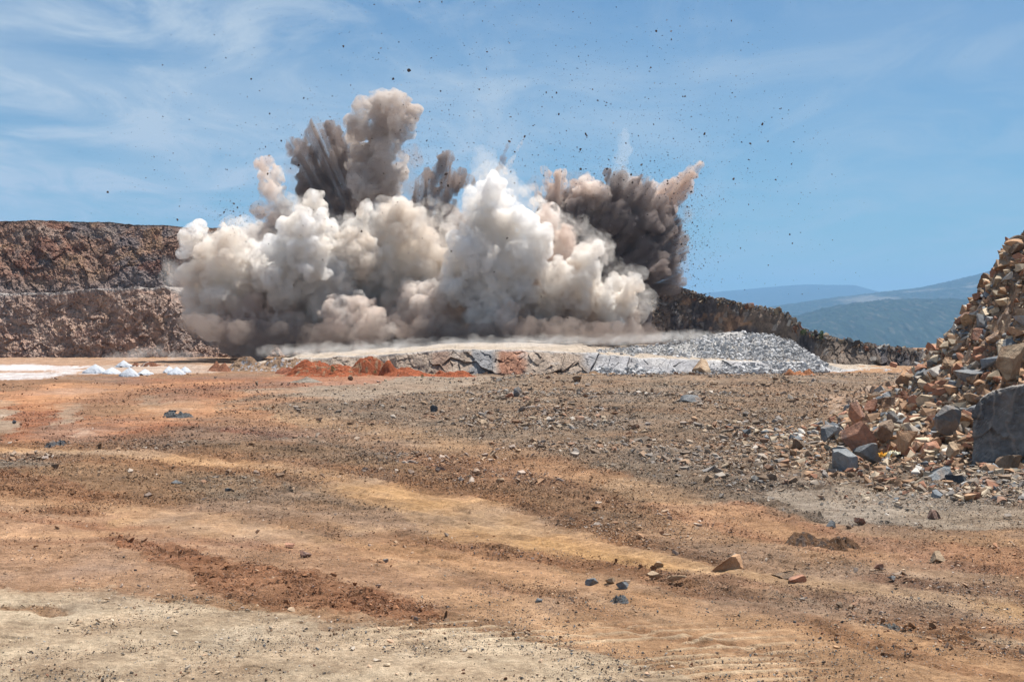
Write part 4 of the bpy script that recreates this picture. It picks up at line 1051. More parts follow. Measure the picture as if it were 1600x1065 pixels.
D_THIN = mat_volume('thin_brown_dust', (0.50, 0.42, 0.37), 0.50, 0.0, 0.004, (0.3, 0.25, 0.22), None, (0.42, 0.34, 0.30), lo=0.40, hi=0.66)
D_VEIL = mat_volume('veil_dust', (0.955, 0.925, 0.885), 0.42, 0.15, 0.004, (0.6, 0.55, 0.5), None, (0.90, 0.84, 0.78), lo=0.46, hi=0.68)
D_DVEIL = mat_volume('dark_veil_dust', (0.50, 0.42, 0.38), 0.22, 0.0, 0.004, (0.2, 0.17, 0.15), None, (0.54, 0.46, 0.42), lo=0.46, hi=0.68)
def union_mesh(name, spheres, voxel, mat, billow=(0.22, 1.4), fine=(0.08, 4.0), seed=0, smooth_it=0, streak=None, warp=0.0):
    """spheres: list of (centre, radius-or-(rx,ry,rz), rotation matrix or None)"""
    VV = []; FF = []; off = 0
    for c, r, R in spheres:
        rr = max(r) if isinstance(r, tuple) else r
        V, F = ico(3 if rr > 1.2 else (2 if rr > 0.35 else 1))
        W = V * np.array(r if isinstance(r, tuple) else (r, r, r))
        if R is not None: W = W @ np.array(R).T
        VV.append(W + np.array(c)); FF.append(F + off); off += len(V)
    me = mesh_np(name + '_raw', np.concatenate(VV), np.concatenate(FF))
    o = bpy.data.objects.new(name + '_raw', me); link(o)
    md = o.modifiers.new('r', 'REMESH'); md.mode = 'VOXEL'; md.voxel_size = voxel
    def ev(o):
        dg = bpy.context.evaluated_depsgraph_get(); dg.update()
        return bpy.data.meshes.new_from_object(o.evaluated_get(dg))
    m1 = ev(o)
    n = len(m1.vertices); V = np.empty(n * 3, np.float32); N = np.empty(n * 3, np.float32)
    m1.vertices.foreach_get('co', V); m1.vertex_normals.foreach_get('vector', N)
    V = V.reshape(-1, 3).astype(float); N = N.reshape(-1, 3)
    x, y, z = V.T
    if warp:
        Wv = np.stack([fbm3(x * .28 + 11 * i, y * .28, z * .28, 3, seed + 40 + i, 0.6) for i in range(3)], -1) * warp
        V = V + Wv; x, y, z = V.T
    wx = fbm3(x * .5, y * .5, z * .5, 2, seed + 1) * 0.8
    d = np.zeros(n)
    a, f = billow
    d += a * 0.9 * (0.6 - 2.0 * np.abs(noise3(x * f * .5 + wx, y * f * .5, z * f * .5, seed + 22)))
    d += a * (1 - 2.2 * np.abs(noise3(x * f + wx, y * f, z * f + wx, seed + 2)))
    d += a * 0.5 * (1 - 2.2 * np.abs(noise3(x * f * 2.1, y * f * 2.1 + wx, z * f * 2.1, seed + 3)))
    a, f = fine
    d += a * (1 - 2.2 * np.abs(noise3(x * f, y * f, z * f, seed + 4)))
    d += a * 0.6 * (1 - 2.2 * np.abs(noise3(x * f * 2, y * f * 2, z * f * 2, seed + 14)))
    if streak is not None:   # ragged ridges running along a direction
        s = np.array(streak, float); s /= np.linalg.norm(s)
        q = V - np.outer(V @ s, s) * 0.88
        d += 0.35 * (1 - 2.4 * np.abs(noise3(*(q * 1.8).T, seed + 5))) + 0.2 * (1 - 2.4 * np.abs(noise3(*(q * 4.2).T, seed + 6)))
    V += N * d[:, None]
    m1.vertices.foreach_set('co', V.astype(np.float32).ravel()); m1.update()
    o.modifiers.clear(); o.data = m1
    md = o.modifiers.new('r', 'REMESH'); md.mode = 'VOXEL'; md.voxel_size = voxel
    m2 = ev(o)
    bpy.data.objects.remove(o); bpy.data.meshes.remove(me); bpy.data.meshes.remove(m1)
    m2.name = name; m2.materials.clear(); m2.materials.append(mat)
    return m2
def cauli(blobs, seed, n1=12, n2=7, s1=(0.32, 0.52), s2=(0.32, 0.5), up=0.25):
    rg = np.random.RandomState(seed); out_ = []
    def rd():
        v = rg.normal(size=3); v[2] += up; return v / np.linalg.norm(v)
    for c, r in blobs:
        c = np.array(c); out_.append((c, r, None))
        for i in range(n1):
            d = rd(); r1 = r * rg.uniform(*s1); c1 = c + d * r * rg.uniform(0.72, 0.98); out_.append((c1, r1, None))
            if r1 < 0.35: continue
            for j in range(n2):
                d2 = rd() + d * 0.5; d2 /= np.linalg.norm(d2)
                out_.append((c1 + d2 * r1 * rg.uniform(0.75, 1.0), r1 * rg.uniform(*s2), None))
    return out_
def px_blobs(lst, Y, seed, depth=1.0):
    """(px, py, radius px[, dY])"""
    rg = np.random.RandomState(seed); out_ = []
    for b in lst:
        y = Y + (b[3] if len(b) > 3 else rg.uniform(-1, 1) * depth * 1.2)
        out_.append((P(b[0], b[1], y), b[2] * y / FPX * 0.93))
    return out_
VOX = 0.10
def dust(label, lst, Y, mat, seed, vox=None, n1=12, n2=7, group=None, billow=(0.34, 0.8), fine=(0.12, 2.9), extra=None, streak=None, name='dust_cloud', warp=0.7):
    sp = cauli(px_blobs(lst, Y, seed), seed, n1, n2)
    if extra: sp += extra
    me = union_mesh(name, sp, vox or VOX, mat, billow, fine, seed, streak=streak, warp=warp)
    o = mesh_obj(name, me, label=label, category='dust cloud', group=group)
    return o
def fan(cx, cy, a0, a1, r0, r1, w, n, seed):
    rg = np.random.RandomState(seed)
    return [(cx + math.cos(math.radians(a)) * r, cy - math.sin(math.radians(a)) * r, w * rg.uniform(0.6, 1.4)) for a, r in zip(rg.uniform(a0, a1, n), rg.uniform(r0, r1, n))]
def spikes(o, targets, Y, seed, w=8, n=3):
    """tapered streaks from photo point o=(x,y) to each target (x,y,width)"""
    rg = np.random.RandomState(seed); out_ = []
    for tx, ty, tw in targets:
        for k in range(n):
            a = np.array(P(o[0] + rg.uniform(-18, 18), o[1] + rg.uniform(-12, 12), Y + rg.uniform(-1.5, 1.5)))
            b_ = np.array(P(tx + rg.uniform(-10, 10), ty + rg.uniform(-8, 8), Y + rg.uniform(-1.5, 1.5)))
            L = np.linalg.norm(b_ - a); m = 14
            for i in range(m):
                s = (i + 0.5) / m
                r = tw * Y / FPX * (1.0 - 0.85 * s) * rg.uniform(0.7, 1.1)
                d = (b_ - a) / L
                R = Vector(d).to_track_quat('Z', 'Y').to_matrix()
                out_.append((a + (b_ - a) * s, (max(r, .12), max(r, .12), max(r, .12) * 1.0 + L / m * 0.9), R))
    return out_
dust('billowing cream-white dust cloud at the left end of the blast, against the cliff',
     [(345, 398, 32), (362, 374, 20), (384, 393, 18), (330, 440, 36), (316, 476, 28), (372, 435, 40), (350, 480, 38), (400, 462, 38), (302, 430, 18)], 139, D_CREAM, 11)
dust('tan lower half of the left dust cloud, thinning to brown over the bench',
     [(340, 505, 28), (375, 510, 32), (410, 505, 32), (440, 500, 30), (425, 525, 22), (390, 535, 22), (350, 530, 20), (465, 512, 22), (398, 480, 24), (372, 492, 22)], 137.5, D_TAN, 61)
dust('small detached white puff in front of the cliff, farthest left of the blast', [(304, 372, 15), (318, 364, 11), (296, 388, 11), (312, 384, 12), (306, 355, 6)], 139, D_WHITE, 12)
dust('white dust cloud with a round knob on top in the left half of the blast',
     [(488, 322, 17), (476, 348, 24), (462, 380, 30), (498, 378, 28), (438, 404, 32), (478, 420, 44), (520, 418, 26), (528, 452, 36), (452, 452, 38), (500, 475, 34), (423, 425, 26), (545, 485, 24)], 137, D_WHITE, 13)
dust('narrow cream finger of dust rising beside the white knob-topped cloud',
     [(568, 322, 10), (562, 336, 13), (553, 356, 16), (556, 385, 24), (562, 420, 30), (575, 455, 34)], 139, D_CREAM, 14)
dust('broad cream dust cloud with cauliflower folds in the middle of the blast',
     [(592, 338, 22), (622, 338, 26), (645, 356, 22), (612, 375, 34), (650, 392, 34), (680, 410, 26), (604, 425, 40), (655, 436, 44), (700, 430, 28), (618, 470, 38)], 141, D_CREAM, 15)
dust('pinkish tan dust mass rolling low between the middle cloud and the bench',
     [(665, 478, 40), (705, 470, 36), (640, 500, 30), (690, 505, 32), (725, 500, 28), (655, 522, 22), (600, 500, 26), (700, 528, 18), (740, 460, 30)], 138, D_TAN, 62)
dust('tallest white dust tower standing in the centre of the blast',
     [(768, 288, 19), (752, 318, 22), (782, 320, 24), (765, 352, 36), (800, 352, 28), (824, 368, 24), (835, 388, 18), (760, 395, 42), (800, 400, 36), (742, 435, 38), (785, 445, 44), (765, 478, 32), (820, 420, 26), (705, 448, 22)], 136, D_WHITE, 16)
dust('greyish tan dust skirt under the white tower',
     [(775, 500, 30), (750, 508, 26), (800, 490, 26), (720, 520, 22), (765, 522, 18), (812, 470, 24)], 137, D_TAN, 63)
dust('small lumpy tan dust heads clustered right of the white tower',
     [(880, 372, 15), (872, 392, 18), (850, 345, 13), (845, 362, 16), (858, 400, 20), (838, 425, 26), (865, 430, 20), (850, 330, 11), (840, 455, 26)], 140, D_TAN, 17)
dust('white dust lump tucked between the white tower and the lumpy tan heads', [(845, 325, 14), (838, 340, 18), (848, 352, 16), (828, 355, 16)], 142, D_WHITE, 64)
dust('cream dust cloud leaning right with a smoking tip, right part of the blast',
     [(925, 388, 13), (912, 402, 17), (900, 420, 22), (875, 432, 26), (905, 445, 30), (870, 460, 32), (905, 470, 26), (845, 475, 28), (930, 420, 12)], 137, D_CREAM, 18)
dust('brownish lower dust under the cream cloud that leans right',
     [(850, 498, 24), (880, 492, 22), (905, 492, 20), (835, 490, 22), (862, 512, 18), (930, 485, 16)], 139, D_BROWN, 65)
dust('cream dust head with a blunt nose at the right end of the low cloud',
     [(986, 444, 11), (970, 448, 15), (952, 458, 20), (972, 465, 18), (935, 472, 22), (955, 482, 22)], 138, D_CREAM, 19)
dust('tan dust trailing down behind the blunt-nosed dust head',
     [(958, 495, 22), (930, 495, 22), (965, 510, 20), (940, 515, 18), (985, 490, 14), (985, 508, 14)], 140, D_BROWN, 66)
dust('low tan dust tongue licking right over the bench below the white tower',
     [(760, 518, 20), (785, 512, 18), (805, 518, 13), (820, 521, 9), (795, 500, 16), (740, 528, 15)], 134, D_TAN, 20, vox=0.09)
dust('pinkish tan dust tongue near the ground left of the middle, with a frayed tip',
     [(560, 520, 20), (582, 510, 16), (578, 495, 14), (590, 490, 9), (545, 500, 22), (605, 522, 13), (525, 480, 20), (560, 480, 22)], 135, D_TAN, 21, vox=0.09,
     extra=spikes((560, 520), [(640, 530, 5), (630, 520, 5), (648, 540, 5), (620, 538, 6)], 135, 9, n=2))
dust('mushroom-topped brown dust column rising highest of all above the blast',
     [(616, 160, 20), (598, 160, 16), (634, 178, 18), (602, 182, 24), (574, 176, 17), (560, 190, 13), (624, 200, 19), (596, 208, 22), (566, 206, 15), (550, 214, 12), (602, 232, 22), (612, 252, 21), (588, 254, 23), (562, 250, 19), (600, 280, 26), (576, 290, 25), (598, 312, 26), (618, 272, 15)], 146, D_BROWN, 22, vox=0.09)
dust('small peach-brown dust plume alone left of the dark brush-like plume',
     [(416, 260, 11), (424, 276, 13), (420, 292, 13), (430, 305, 15), (425, 322, 18), (440, 330, 16), (412, 335, 16)], 147, D_TAN, 23, vox=0.09)
dust('cream-brown dust ball behind the broad cream cloud and the white tower',
     [(700, 345, 22), (715, 360, 22), (690, 370, 22), (712, 385, 24), (705, 335, 14)], 146, D_BROWN, 24)
dust('dark brush-like plume of rock dust with spiky tips beside the mushroom-topped column',
     [(505, 270, 26), (525, 285, 28), (500, 310, 28), (540, 320, 26), (520, 350, 36), (560, 350, 30), (490, 345, 22), (500, 240, 20), (535, 240, 22)], 150, D_SPRAYL, 25, warp=0.25, n1=8, n2=4,
     extra=spikes((515, 330), [(488, 198, 9), (484, 212, 8), (472, 235, 9), (465, 270, 9), (505, 205, 9), (520, 202, 9), (535, 200, 8), (545, 205, 9), (560, 235, 9), (468, 300, 8), (535, 240, 12)] + fan(515, 330, 75, 125, 90, 135, 5, 14, 3), 150, 4, n=2), streak=(0.1, 0, 1))
dust('streaky grey plume slanting up to the right behind the broad cream cloud',
     [(655, 335, 16), (672, 350, 16), (645, 350, 16), (690, 345, 14)], 150, D_SPRAYL, 26, warp=0.25, n1=6, n2=3,
     extra=spikes((645, 360), fan(645, 360, 35, 85, 70, 122, 5, 20, 5), 147, 5, n=2), streak=(0.75, 0, 1))
dust('large near-black plume bulging towards the right end of the blast',
     [(900, 340, 34), (940, 350, 40), (985, 350, 44), (1020, 355, 34), (1025, 385, 32), (990, 395, 46), (940, 400, 46), (1008, 420, 38), (960, 430, 40), (1025, 430, 22), (880, 380, 36), (1035, 372, 20), (860, 340, 24), (930, 460, 36), (990, 445, 34), (1030, 410, 20)], 149.5, D_SPRAYR, 27, warp=0.25, n1=10, n2=5,
     extra=spikes((930, 410), fan(930, 410, -18, 80, 118, 142, 5.5, 46, 6) + [(1062, 372, 10), (1058, 400, 8), (1050, 445, 8), (1052, 430, 8)], 149.5, 6, n=2), streak=(1, 0, 0.45), vox=0.12)
dust('ragged brown dust fringe capping the near-black plume, drawn out to a pointed tip',
     [(1010, 312, 15), (1030, 306, 15), (1048, 300, 14), (1062, 292, 11), (1074, 284, 9), (1084, 276, 6), (975, 315, 14), (955, 322, 15), (1040, 320, 16), (1000, 328, 16), (1056, 308, 11)], 152, D_FRINGE, 28, warp=0.25, n1=9, n2=5,
     extra=spikes((1020, 330), [(1094, 264, 3), (1090, 275, 3), (1078, 270, 4), (1075, 300, 4), (985, 285, 4), (960, 290, 4), (1000, 292, 4), (1020, 285, 4)], 152, 8, n=2))
dust('rounded orange-tan dust head rising from the left part of the near-black plume',
     [(922, 292, 13), (915, 302, 14), (928, 308, 16), (912, 320, 18), (930, 328, 18), (905, 338, 18)], 149, D_TAN, 29, vox=0.09)
dust('forked brown dust plume with two horns over the right half of the blast',
     [(862, 300, 12), (868, 318, 16), (888, 322, 14), (880, 340, 20), (860, 330, 12)], 150, D_FRINGE, 30, warp=0.25, n1=8, n2=4,
     extra=spikes((870, 330), [(852, 265, 6), (856, 275, 8), (872, 268, 5), (880, 275, 7), (845, 285, 7), (892, 290, 5), (900, 300, 5)], 150, 7), vox=0.09)
dust('brown dust, darkened to carry its shade, hanging low along the foot of the blast behind the pale clouds',
     [(330, 525, 18), (365, 530, 20), (400, 528, 24), (450, 500, 36), (450, 528, 20), (485, 522, 24), (530, 518, 28), (570, 525, 24), (620, 522, 26), (660, 530, 20), (700, 528, 22), (760, 525, 22), (820, 505, 34), (800, 530, 18), (860, 520, 24), (900, 520, 24), (950, 518, 24), (990, 500, 24), (820, 470, 30), (500, 430, 50), (620, 420, 50), (720, 400, 50), (560, 470, 50), (680, 470, 50), (900, 470, 40), (780, 440, 50), (985, 520, 18)], 147, D_DARK, 31, n1=8, n2=5, vox=0.15)  # brown dust; the shadow under the clouds is put into its dark colour
dust('earth-brown dust and broken rock lifting off behind the left cream cloud',
     [(400, 372, 20), (425, 372, 25), (450, 360, 22), (385, 368, 14), (420, 400, 26), (440, 345, 16)], 149, D_BROWN, 32, n1=8, n2=4)
dust('faint veil of white dust above the tip of the white tower', [(760, 250, 15), (768, 262, 15), (775, 272, 15), (752, 265, 12), (750, 285, 14)], 140, D_WISP, 33, n1=6, n2=3)
dust('thin wispy trail of dust curling off the cliff at the far left of the blast', [(258, 412, 7), (263, 428, 9), (272, 442, 10), (282, 458, 10), (290, 475, 11), (266, 420, 7), (268, 435, 8), (276, 450, 8)], 139, D_WISP, 34, n1=8, n2=4)
dust('faint upright dust streak above the near-black plume', [(976, 222, 5), (974, 235, 6), (972, 243, 6), (970, 250, 8), (968, 258, 8), (966, 265, 10), (964, 272, 10), (962, 280, 12), (977, 213, 4), (978, 207, 3)], 149, D_WISP, 35, n1=6, n2=3)
def trail(label, a, b_, w0, w1, Y, mat, seed):
    sp = []
    rg = np.random.RandomState(seed)
    A = np.array(P(*a, Y)); B_ = np.array(P(*b_, Y)); m = 40
    for i in range(m):
        s = i / (m - 1); r = (w0 + (w1 - w0) * s) * Y / FPX
        sp.append((A + (B_ - A) * s + rg.normal(size=3) * r * 0.25, r * rg.uniform(0.7, 1.15), None))
    me = union_mesh('dust_trail', sp, 0.09, mat, (0.06, 2.0), (0.03, 5.0), seed)
    mesh_obj('dust_trail', me, label=label, category='dust trail')
trail('thin grey dust trail behind a flying rock above the white tower, the left of two', (778, 272), (795, 222), 6, 2.0, 144, D_DARK, 41)
trail('thin tan dust trail behind a flying rock above the white tower, the right of two', (788, 270), (820, 214), 6, 1.6, 143, D_TAN, 42)
# pale dust rolling along the bench top, thin in height and metres deep
def sheet_dust(label, pts, Y, rx, ry, rz, seed, mat=None, n=70):
    rg = np.random.RandomState(seed)
    xs = np.linspace(pts[0][0], pts[-1][0], n)
    sp = []
    for x in xs:
        py = np.interp(x, [p[0] for p in pts], [p[1] for p in pts]); yy_ = np.interp(x, [p[0] for p in pts], [p[2] for p in pts]) + rg.uniform(-1.5, 1.5)
        k = rg.uniform(0.7, 1.35)
        sp.append((P(x, py + rg.uniform(-1, 1), yy_), (rx, ry, rz * k), None))
        if rg.rand() < 0.7:
            sp.append((P(x + rg.uniform(-8, 8), py - rg.uniform(1, 6) * k, yy_), (rx * 0.4, ry * 0.6, rz * 0.7 * k), None))
    me = union_mesh('dust_cloud', sp, 0.11, mat or D_SKIRT, (0.14, 1.2), (0.06, 4.0), seed)
    mesh_obj('dust_cloud', me, label=label, category='dust cloud')
sheet_dust('low sheet of pale dust sliding over the bench in front of the blast',
           [(440, 550, 118), (560, 546, 114), (700, 540, 114), (850, 535, 116), (1000, 531, 122), (1130, 524, 134)], 0, 0.9, 2.6, 0.24, 51)
sheet_dust('second fainter sheet of pale dust behind the first along the foot of the blast',
           [(420, 548, 124), (560, 541, 126), (700, 536, 128), (850, 531, 130), (1000, 526, 134), (1090, 522, 140)], 0, 1.0, 3.0, 0.30, 53)
sheet_dust('swirl of tan ground dust at the foot of the left cliff',
           [(170, 560, 142), (205, 556, 142), (235, 548, 142), (262, 556, 142), (330, 558, 142)], 0, 0.7, 1.5, 0.30, 52, n=30)

dust('thin brown dust drifting low along the bench in front of the whole blast',
     [(x, 532 - 12 * abs(math.sin(x * 0.9)) - 8 * abs(math.sin(x * 0.013)), 17) for x in range(305, 1010, 22)], 132, D_THIN, 71, n1=8, n2=3, vox=0.15)

dust('loose beige veil of dust around the left half of the pale cloud tops', [(330, 395, 34), (375, 365, 30), (420, 395, 34), (470, 345, 34), (515, 365, 36), (560, 365, 30), (300, 440, 30), (600, 350, 34), (650, 345, 34), (545, 400, 40)], 140, D_VEIL, 81, n1=9, n2=3, vox=0.16, warp=1.6)
dust('loose beige veil of dust around the right half of the pale cloud tops', [(700, 380, 34), (745, 330, 28), (775, 290, 26), (820, 330, 30), (860, 350, 30), (890, 375, 28), (935, 400, 30), (980, 440, 26), (960, 470, 30), (1000, 470, 20), (720, 430, 34), (800, 300, 18)], 140, D_VEIL, 82, n1=9, n2=3, vox=0.16, warp=1.6)
dust('thin dark veil of dust drifting off the brush-like plume and the column', [(460, 320, 22), (470, 260, 20), (500, 215, 20), (545, 225, 24), (640, 300, 26), (640, 250, 20), (560, 200, 18), (470, 290, 20), (665, 320, 24), (590, 220, 30), (600, 290, 30), (520, 250, 34)], 151, D_DVEIL, 83, n1=9, n2=3, vox=0.16, warp=1.6)
dust('thin dark veil of dust drifting off the near-black plume', [(850, 300, 22), (900, 290, 24), (950, 290, 24), (1000, 290, 24), (1050, 300, 22), (1062, 350, 24), (1062, 400, 22), (1050, 440, 20), (960, 330, 40), (1000, 370, 40)], 153, D_DVEIL, 84, n1=9, n2=3, vox=0.16, warp=1.6)
# ------------------------------------------------------------------ earth mounds, powder piles
def mound(name, box, Y, depth, col, label, seed, rough=0.25, peaks=1, mat=None, cat='mound', kind=None, amps=((0.45, 0.24), (0.2, 0.16)), pal=None, power=1.0, flat=0.8):
    """heap of loose material: photo box gives its outline width and height"""
    x0, y0, x1, y1 = box
    a = P(x0, y1, Y); c = P(x1, y0, Y)
    w, h = c[0] - a[0], c[2] - a[2]
    nx, ny = int(np.clip(w / 0.06, 60, 420)), int(np.clip(depth / 0.07, 50, 260))
    xs = np.linspace(-0.5, 0.5, nx); ys = np.linspace(-0.5, 0.5, ny)
    YY, XX = np.meshgrid(ys, xs, indexing='ij')
    rg = np.random.RandomState(seed)
    wx, wy = XX * w, YY * depth
    nz = fbm2(wx / (w * 0.22 + .01) + seed, wy / (w * 0.22 + .01), 4, seed)
    r = np.hypot(XX * 2, YY * 2) * (1 + 0.22 * nz)
    base_h = np.clip(1 - r, 0, 1) ** power
    if peaks > 1:
        acc = np.zeros(XX.shape)
        for k in range(peaks):
            cx_ = rg.uniform(-0.36, 0.36); cy_2 = rg.uniform(-0.2, 0.2); rr = rg.uniform(0.25, 0.5); hh = rg.uniform(0.5, 1)
            acc = np.maximum(acc, hh * (1 - (1 - np.clip(1 - np.hypot((XX - cx_) * 2, (YY - cy_2) * 2) / rr * (1 + 0.35 * nz), 0, 1)) ** 1.7))
        base_h = np.maximum(base_h * 0.6, acc) * (1 + 0.3 * nz)
    z = base_h * h * flat
    e = np.clip(base_h * 5, 0, 1)
    for sc, am in amps:
        f, ra, rb, ed = facet2(wx / sc + seed, wy / sc, seed + 3)
        z = z + e * am * f * rough * 0.55
    z = z + e * 0.10 * rough * fbm2(wx / 0.2, wy / 0.25, 3, seed + 8)
    z = z - 0.06 * (1 - np.clip(base_h * 8, 0, 1))
    C = np.tile(np.array(col), XX.shape + (1,)) * (0.8 + 0.4 * rb[..., None])
    if pal is not None:
        C = np.where((rb > 0.80)[..., None], np.array(pal) * (0.7 + 0.6 * ra[..., None]), C)
    V = np.stack([wx + (a[0] + c[0]) / 2, wy + Y, z + a[2]], -1).reshape(-1, 3)
    me = mesh_np(name, V, grid_faces(ny, nx), mat or M_GROUND, C.reshape(-1, 3))
    return mesh_obj(name, me, kind=kind, label=None if kind else label, category=None if kind else cat)
RE = srgb(156, 88, 58, KG); RB = srgb(140, 96, 74, KG); TB = srgb(150, 118, 92, KG)
mound('earth_mound', (440, 549, 612, 587), 103, 6, RE, 'largest red earth mound in front of the bench wall', 71, 0.5, 7, cat='earth mound', pal=TB)
mound('earth_mound', (590, 556, 680, 588), 102, 4, RE, 'low red earth mound right of the largest one, against the bench wall', 72, 0.4, 3, cat='earth mound')
mound('earth_mound', (660, 574, 752, 589), 101, 3, RE, 'flat red earth spill along the base of the bench wall', 73, 0.4, 4, cat='earth mound')
mound('earth_mound', (318, 560, 372, 582), 112, 5, RB, 'rounded reddish-brown mound between the powder piles and the bench', 74, 0.4, 3, cat='earth mound')
mound('earth_mound', (190, 560, 276, 580), 124, 5, RB, 'brown mound with pale stones behind the white powder piles', 75, 0.6, 6, cat='earth mound', pal=(0.5, 0.45, 0.4))
mound('earth_mound', (350, 551, 486, 580), 112, 6, srgb(158, 132, 108, KG), 'tan and grey broken mound at the left end of the bench', 76, 0.7, 7, cat='earth mound', pal=(0.34, 0.34, 0.36))
mound('earth_mound', (420, 566, 520, 588), 106, 4, srgb(160, 104, 80, KG), 'low pinkish-red mound in front of the tan and grey one', 77, 0.4, 5, cat='earth mound')
mound('earth_mound', (1226, 828, 1342, 858), gy(853), 1.6, srgb(120, 92, 70, KG), 'dark brown heap of clods on the red dirt before the rubble heap', 78, 0.5, 9, cat='earth mound', amps=((0.16, 0.13), (0.07, 0.06)), pal=srgb(100, 86, 78, KG))
mound('earth_mound', (1225, 572, 1275, 588), 101, 3, srgb(178, 122, 86, KG), 'small orange earth mound at the foot of the pale blasted rock', 79, 0.4, 3, cat='earth mound')
mound('earth_mound', (880, 572, 975, 592), 101.5, 3.5, srgb(150, 122, 96, KG), 'low brown mound at the base of the bench wall in front of grey rock', 80, 0.4, 4, cat='earth mound')
M_POW, _t = new_mat('rock_powder'); _b = NB(_t)
_g = _b.n('ShaderNodeNewGeometry').outputs['Position']
_b.out(_b.mix(_b.noise(_g, 3.0, 6, 0.7), (0.34, 0.36, 0.39), (0.54, 0.56, 0.60)), 0.95, _b.noise(_g, 8.0, 5, 0.7), 0.06, 0.8, 0.1)
WP = (0.6, 0.6, 0.65)
PILES = [((186, 570, 219, 587), 'tallest cone of pale drill powder, standing alone in front'), ((262, 570, 290, 584), 'pale drill powder cone nearest the reddish-brown mound, in front of two more'),
         ((256, 569, 272, 581), 'small powder cone peeking out left of a larger one near the reddish-brown mound'), ((279, 570, 299, 581), 'small powder cone peeking out right of a larger one near the reddish-brown mound'),
         ((130, 565, 168, 582), 'broad pale powder pile, leftmost of the row'), ((160, 571, 190, 583), 'flat powder pile between the broad leftmost one and the tallest cone'),
         ((180, 560, 206, 572), 'powder pile farthest back of the row, before the cliff'), ((215, 574, 238, 584), 'low powder pile just right of the tallest cone')]
for i, (bx_, lb) in enumerate(PILES):
    mound('powder_pile', bx_, gy(bx_[3] + 1), 1.6 + 0.4 * (i % 3), WP, lb, 90 + i, 0.03, 1, M_POW, 'powder pile', power=0.85)
mound('gravel_pile', (452, 586, 506, 598), gy(598), 2.2, srgb(150, 140, 128, KG), 'low grey gravel pile on the smooth road before the red mounds', 99, 0.2, 1, None, 'gravel pile')
mound('rubble_patch', (258, 641, 304, 651), gy(651), 1.4, (0.20, 0.21, 0.22), 'little heap of blue-grey rubble on the red dirt', 100, 0.7, 5, M_CLIFF, 'rubble patch', amps=((0.22, 0.2), (0.1, 0.1)))
mound('rubble_patch', (70, 684, 104, 697), gy(697), 1.1, (0.18, 0.18, 0.19), 'little heap of dark rubble below the red track', 101, 0.7, 4, M_CLIFF, 'rubble patch', amps=((0.2, 0.2), (0.1, 0.1)))
mound('rubble_patch', (1370, 966, 1418, 980), gy(980), 0.5, (0.26, 0.26, 0.25), 'flattened patch of grey crushed rock on the ochre dirt', 102, 0.6, 6, M_CLIFF, 'rubble patch', amps=((0.08, 0.08), (0.04, 0.04)))
mound('rubble_patch', (950, 922, 985, 940), gy(938), 0.5, (0.22, 0.24, 0.26), 'crumbled blue-grey rock patch in front of the small stone cluster', 103, 0.6, 6, M_CLIFF, 'rubble patch', amps=((0.07, 0.06), (0.04, 0.04)))

# ------------------------------------------------------------------ weeds on the ridge and floor
def mat_leaf():
    m, t = new_mat('weed_leaf'); b = NB(t)
    g = b.n('ShaderNodeNewGeometry').outputs['Position']
    b.out(b.mix(b.noise(g, 6.0, 3, 0.6), (0.05, 0.09, 0.03), (0.13, 0.18, 0.06)), 0.7, None, 1, 1, 0.2); return m
M_LEAF = mat_leaf()
M_STEM = mat_rock('weed_stem', (0.12, 0.09, 0.05), (0.16, 0.12, 0.07), (0.1, 0.08, 0.05))
def weed(px, py, Y, hpx, wpx, label, seed, n=140):
    rg = np.random.RandomState(seed)
    b0 = P(px, py, Y); h = hpx * Y / FPX; w = wpx * Y / FPX
    root = bpy.data.objects.new('weed', None); link(root); root.location = b0
    root['label'] = label; root['category'] = 'weed'
    V, F = [], []
    for k in range(n):
        t = rg.rand() ** 0.7; a = rg.uniform(0, 6.28); r = w * 0.5 * (0.3 + 0.7 * rg.rand()) * (1 - 0.5 * t)
        c = np.array((math.cos(a) * r, math.sin(a) * r, t * h))
        d = rg.normal(size=3); d /= np.linalg.norm(d); e = np.cross(d, rg.normal(size=3)); e /= np.linalg.norm(e)
        s = h * rg.uniform(0.07, 0.14); i0 = len(V)
        V += [c - d * s, c + e * s * .4, c + d * s, c - e * s * .4]; F.append((i0, i0 + 1, i0 + 2, i0 + 3))
    o = bpy.data.objects.new('leaves', mesh_np('leaves', np.array(V), np.array(F), M_LEAF)); link(o); o.parent = root
    V, F = [], []
    for k in range(7):
        a = rg.uniform(0, 6.28); tip = np.array((math.cos(a) * w * .3, math.sin(a) * w * .3, h * rg.uniform(.6, .95))); rr = h * 0.018
        i0 = len(V)
        for q in range(4):
            V.append(np.array((math.cos(q * 1.57) * rr, math.sin(q * 1.57) * rr, -0.05)))
        V.append(tip)
        for q in range(4): F.append((i0 + q, i0 + (q + 1) % 4, i0 + 4))
    o = bpy.data.objects.new('stem', mesh_np('stem', np.array(V), np.array(F), M_STEM)); link(o); o.parent = root
weed(1284, 530, 131, 13, 10, 'taller thin green shrub on the crest of the far ridge', 1)
weed(1256, 524, 133, 9, 16, 'low bushy green shrub on the crest of the far ridge, where it drops', 2, 200)
weed(1270, 527, 132, 6, 8, 'tiny green tuft between the two shrubs on the ridge', 3, 80)
weed(520, 581, 101, 9, 9, 'dark green weed on the red earth mound', 4)
weed(586, 584, 100, 6, 8, 'bright green weed at the foot of the largest red mound', 5)
weed(660, 591, 97, 6, 7, 'small green weed at the foot of the low red mound', 6)
